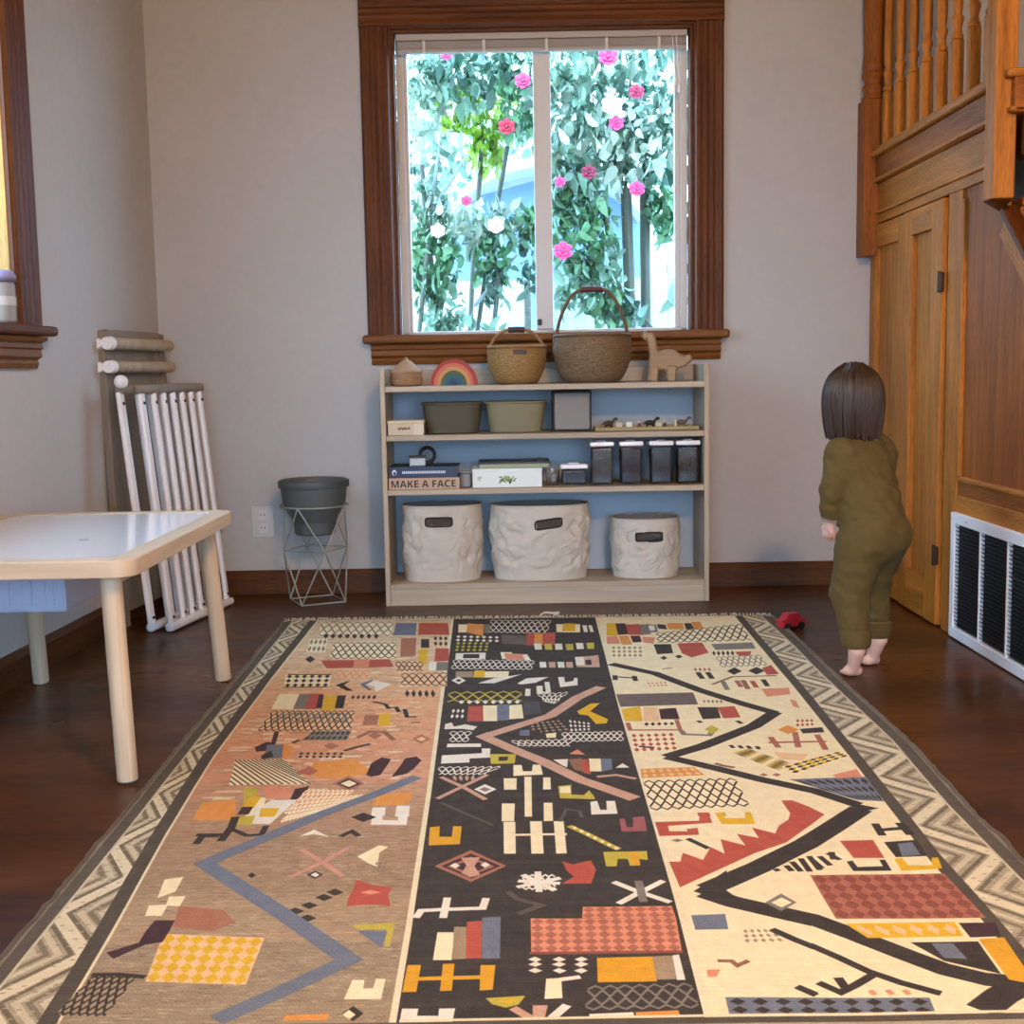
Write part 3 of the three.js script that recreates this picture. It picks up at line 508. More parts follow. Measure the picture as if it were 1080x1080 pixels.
// ---- third board: books, boxes, jars
function book(name, label, x, y, z, w, h, d, cover, spine, turn = 0) {
  const g = thing(name, label, 'book', [x, y, z], turn); const pm = mat('#d9d2c2', 0.85);
  part(g, 'pages', bx(w - 0.008, h - 0.006, d - 0.01, 0.001), pm, [0, h / 2, -0.001]);
  part(g, 'back_cover', bx(w, 0.003, d, 0.001), cover, [0, 0.0015, 0]); part(g, 'front_cover', bx(w, 0.003, d, 0.001), cover, [0, h - 0.0015, 0]);
  const sp = new THREE.PlaneGeometry(w, h); part(g, 'spine', bx(w, h, 0.003, 0.001), cover, [0, h / 2, d / 2 - 0.0015]); part(g, 'spine_print', sp, spine, [0, h / 2, d / 2 + 0.0004]);
}
{
  const t1 = ctex(1024, 150, (c, w, h) => { c.fillStyle = '#4a3a33'; c.fillRect(0, 0, w, h); c.fillStyle = '#b99a80'; c.fillRect(0, 0, w, h); c.fillStyle = '#1d1714'; c.font = 'bold 128px sans-serif'; c.textBaseline = 'middle'; c.save(); c.translate(20, h / 2 + 6); const s = 'MAKE A FACE'; c.scale(960 / c.measureText(s).width, 1); c.fillText(s, 0, 0); c.restore(); });
  book('activity_book', 'thick tan book with bold black lettering MAKE A FACE on its spine', -0.345, Y3, -4.705, 0.262, 0.042, 0.19, mat('#2c2422', 0.6), mat('#ffffff', 0.6, { map: t1 }), 0.01);
  const t2 = ctex(1024, 150, (c, w, h) => { c.fillStyle = '#26354f'; c.fillRect(0, 0, w, h); c.fillStyle = '#d9dde4'; c.beginPath(); c.ellipse(80, 78, 34, 40, 0, 0, 7); c.fill(); c.fillStyle = '#26354f'; c.beginPath(); c.ellipse(84, 90, 20, 24, 0, 0, 7); c.fill(); c.fillStyle = '#cfd6e2'; let x = 200; let k = 3; while (x < 830) { k = (k * 7 + 5) % 23; const ww = 14 + k; c.fillRect(x, 74 - (k % 4) * 5, ww, 24 + (k % 5) * 4); x += ww + 9 + (k % 3) * 8; } });
  book('picture_book', 'navy book with white spine print lying on the tan book', -0.346, Y3 + 0.0425, -4.71, 0.255, 0.04, 0.18, mat('#243047', 0.5), mat('#ffffff', 0.5, { map: t2 }), -0.015);
  const s = thing('small_tin', 'small pale square tin on top of the navy book', 'tin', [-0.372, Y3 + 0.083, -4.67], 0.1); part(s, 'body', bx(0.06, 0.03, 0.045, 0.004), mat('#b6bcc0', 0.4), [0, 0.015, 0]); part(s, 'lid', bx(0.064, 0.008, 0.049, 0.003), mat('#2d3036', 0.5), [0, 0.034, 0]);
  const r = thing('black_ring_toy', 'black ring shaped toy standing behind the small tin', 'toy', [-0.338, Y3 + 0.083, -4.725], 0.3); const to = new THREE.TorusGeometry(0.028, 0.007, 12, 32); part(r, 'ring', to, M.black, [0, 0.0355, 0]); part(r, 'stem', bx(0.04, 0.008, 0.03, 0.003), M.black, [0, 0.004, 0]);
}
{
  const t = ctex(512, 160, (c, w, h) => { c.fillStyle = '#dfe3dc'; c.fillRect(0, 0, w, h); c.fillStyle = '#8a9180'; for (let i = 0; i < 3; i++) c.fillRect(36, 55 + i * 14, 34 - i * 5, 7); const leaf = (x, y, a, s, col) => { c.save(); c.translate(x, y); c.rotate(a); c.fillStyle = col; c.beginPath(); c.ellipse(0, 0, 20 * s, 8 * s, 0, 0, 7); c.fill(); c.restore(); }; for (let i = 0; i < 14; i++) leaf(205 + (i * 37) % 120, 60 + (i * 23) % 50, i * 0.9, 0.7 + (i % 3) * 0.25, ['#5f7a3e', '#7d9450', '#3f4a3a', '#90a15e'][i % 4]); });
  const g = thing('game_box', 'white game box with green leaf print on the third board', 'box', [-0.036, Y3, -4.72]); const wm = mat('#dfe3dc', 0.55);
  part(g, 'box_body', new THREE.BoxGeometry(0.258, 0.062, 0.18), [wm, wm, wm, wm, mat('#ffffff', 0.55, { map: t }), wm], [0, 0.031, 0]); part(g, 'lid', bx(0.262, 0.012, 0.184, 0.002), wm, [0, 0.064, 0]);
  const b = thing('flat_game', 'flat olive game box with dark lid lying on the white box', 'box', [-0.01, Y3 + 0.0702, -4.745]); part(b, 'box_body', bx(0.262, 0.014, 0.16, 0.002), mat('#9aa180', 0.6), [0, 0.007, 0]); part(b, 'lid', bx(0.268, 0.008, 0.166, 0.002), mat('#3c4048', 0.6), [0, 0.018, 0]); part(b, 'clasp', bx(0.03, 0.012, 0.02, 0.003), M.black, [0.1, 0.026, 0.05]);
  const e = thing('tube_tin', 'grey cardboard tube tin beside the stacked books', 'tin', [-0.192, Y3, -4.68]); part(e, 'body', lathe([[0.0001, 0], [0.021, 0], [0.022, 0.003], [0.022, 0.048], [0.0001, 0.05]], 24), mat('#8f9092', 0.6)); part(e, 'lid', lathe([[0.0001, 0.062], [0.023, 0.061], [0.0235, 0.05], [0.0001, 0.05]], 24), mat('#9d9fa4', 0.5));
  const c = thing('drinking_glass', 'small clear glass tumbler beside the white game box', 'glass', [0.134, Y3, -4.68]); part(c, 'tumbler', lathe([[0.0001, 0], [0.022, 0], [0.027, 0.06], [0.0255, 0.06], [0.0205, 0.004], [0.0001, 0.004]], 32), phys('#ffffff', 0.05, { transmission: 1, thickness: 0.002, ior: 1.45 })); part(c, 'crumpled_filling', new THREE.IcosahedronGeometry(0.0165, 1).scale(1, 1.2, 1), mat('#9c9a9c', 0.7), [0, 0.027, 0]);
}
function jar(label, x, z, w, d, h, fill, seedv) {
  const g = thing('storage_jar', label, 'jar', [x, Y3, z]);
  const clear = phys('#eef2f6', 0.04, { transmission: 1, thickness: 0, ior: 1.45 });
  part(g, 'clear_body', bx(w, h, d, 0.012, 1, 3), clear, [0, h / 2, 0]);
  part(g, 'contents', bx(w - 0.012, h * fill, d - 0.012, 0.008, 1, 2), mat(seedv, 0.6, { bumpMap: wallBump, bumpScale: 0.004 }), [0, h * fill / 2 + 0.005, 0], null, 'dark loose contents');
  const lid = part(g, 'lid', bx(w + 0.004, 0.018, d + 0.004, 0.007, 1, 3), M.whiteGloss, [0, h + 0.008, 0], null, 'glossy white lid'); part(lid, 'lid_button', bx(w * 0.4, 0.004, d * 0.4, 0.002), M.white, [0, 0.01, 0]);
}
jar('short square clear jar with white lid beside the tumbler', 0.215, -4.70, 0.1, 0.09, 0.062, 0.85, '#231f29');
jar('tall clear jar of grey-brown pieces beside the short jar', 0.318, -4.69, 0.088, 0.1, 0.145, 0.9, '#3f3a36'); jar('tall clear jar of near-black pieces, second from the short jar', 0.428, -4.69, 0.088, 0.1, 0.145, 0.88, '#201f25'); jar('tall clear jar of dark slate pieces, third from the short jar', 0.54, -4.69, 0.088, 0.1, 0.145, 0.87, '#25282b'); jar('tall clear jar of dark green-brown pieces touching the shelf side', 0.64, -4.69, 0.088, 0.1, 0.145, 0.88, '#2a2823');
// ---- bottom: crumpled paper-fabric bags
function bag(label, x, z, rx, rz, h, hx, hyT, tilt, sd) {
  const g = thing('storage_bag', label, 'bag', [x, Y4, z]); const nu = 120, nv = 44; const m = mat('#cdc3b2', 0.8, { map: wallTex, bumpMap: clothBump, bumpScale: 0.0006 });
  const P = (u, v, inner) => { const a = u * 2 * Math.PI; const y = v * h; let k = 1 - 0.05 * Math.pow(1 - v, 2) + 0.03 * Math.sin(v * Math.PI); const n = 2.3; const c = Math.cos(a), s = Math.sin(a);
    const X = Math.sign(c) * Math.pow(Math.abs(c), 2 / n), Z = Math.sign(s) * Math.pow(Math.abs(s), 2 / n);
    const q = noise.noise(X * 2.6 + sd, v * 4.2, Z * 2.6), q2 = noise.noise(X * 5 + sd * 2, v * 8 + 3, Z * 5), cr = Math.abs(noise.noise(X * 3.4 + sd * 3, v * 5 + X * 2, Z * 3.4 + 9)); const env = Math.min(1, v * 5) * Math.min(1, (1 - v) * 4.5);
    k += env * (q * 0.085 + q2 * 0.035 - Math.pow(Math.max(0, 0.16 - cr) / 0.16, 2) * 0.06); if (inner) k -= 0.035;
    return [X * rx * k, y + (v > 0.9 ? 0 : 0) + (inner ? 0.002 : 0), Z * rz * k]; };
  const shell = (inner, hole) => { const pos = [], uv = [], idx = []; for (let j = 0; j <= nv; j++) for (let i = 0; i <= nu; i++) { pos.push(...P(i / nu, j / nv, inner)); uv.push((i / nu) * 1.1, (j / nv) * h); }
    for (let j = 0; j < nv; j++) for (let i = 0; i < nu; i++) { const u = (i + 0.5) / nu, v = (j + 0.5) / nv; const px = P(u, v, false); if (px[2] > 0 && Math.abs(px[0] - hx) < 0.05 && Math.abs(px[1] - hyT - (px[0] - hx) * tilt) < 0.0165) continue; const a = j * (nu + 1) + i, b = a + nu + 1; inner ? idx.push(a, a + 1, b, a + 1, b + 1, b) : idx.push(a, b, a + 1, a + 1, b, b + 1); }
    const ge = new THREE.BufferGeometry(); ge.setAttribute('position', new THREE.Float32BufferAttribute(pos, 3)); ge.setAttribute('uv', new THREE.Float32BufferAttribute(uv, 2)); ge.setIndex(idx); ge.computeVertexNormals(); return ge; };
  part(g, 'outer_cloth', shell(false), m); part(g, 'lining', shell(true), mat('#77746f', 0.9), null, null, 'grey inner lining');
  const ring = []; for (let i = 0; i < 80; i++) { const p = P(i / 80, 1, false); ring.push([p[0] * 0.995, h, p[2] * 0.995]); } part(g, 'rim_seam', tube(ring, 0.0035, 120, 8, true), m);
  const base = []; for (let i = 0; i < 60; i++) { const p = P(i / 60, 0.0, false); base.push([p[0], p[2]]); } const bg = extrude(base, 0.004, 0); bg.rotateX(Math.PI / 2); part(g, 'base', bg, m, [0, 0.006, 0]);
  // dark handle slot edging
  const sl = []; for (let i = 0; i < 40; i++) { const a = (i / 40) * 2 * Math.PI, c = Math.cos(a), s = Math.sin(a); const xx = hx + 0.05 * Math.sign(c) * Math.pow(Math.abs(c), 0.35), yy = hyT + (xx - hx) * tilt + 0.0165 * Math.sign(s) * Math.pow(Math.abs(s), 0.35); const t = Math.min(0.999, Math.abs(xx) / rx); sl.push([xx, yy, rz * Math.pow(1 - Math.pow(t, 2.3), 1 / 2.3) * 1.015]); } part(g, 'handle_slot_edge', tube(sl, 0.0035, 80, 6, true), mat('#2b2826', 0.8), null, null, 'dark stitched handle slot');
}
bag('tall pale crumpled storage bag standing beneath the stacked books', -0.29, -4.742, 0.152, 0.115, 0.285, -0.005, 0.228, 0.0, 1.3); 
bag('widest pale crumpled storage bag, in the middle of the shelf floor', 0.085, -4.742, 0.185, 0.118, 0.28, 0.03, 0.215, 0.12, 5.7);
bag('smallest pale crumpled storage bag, beneath the tall clear jars', 0.487, -4.742, 0.13, 0.11, 0.222, 0.005, 0.158, 0.0, 9.2);
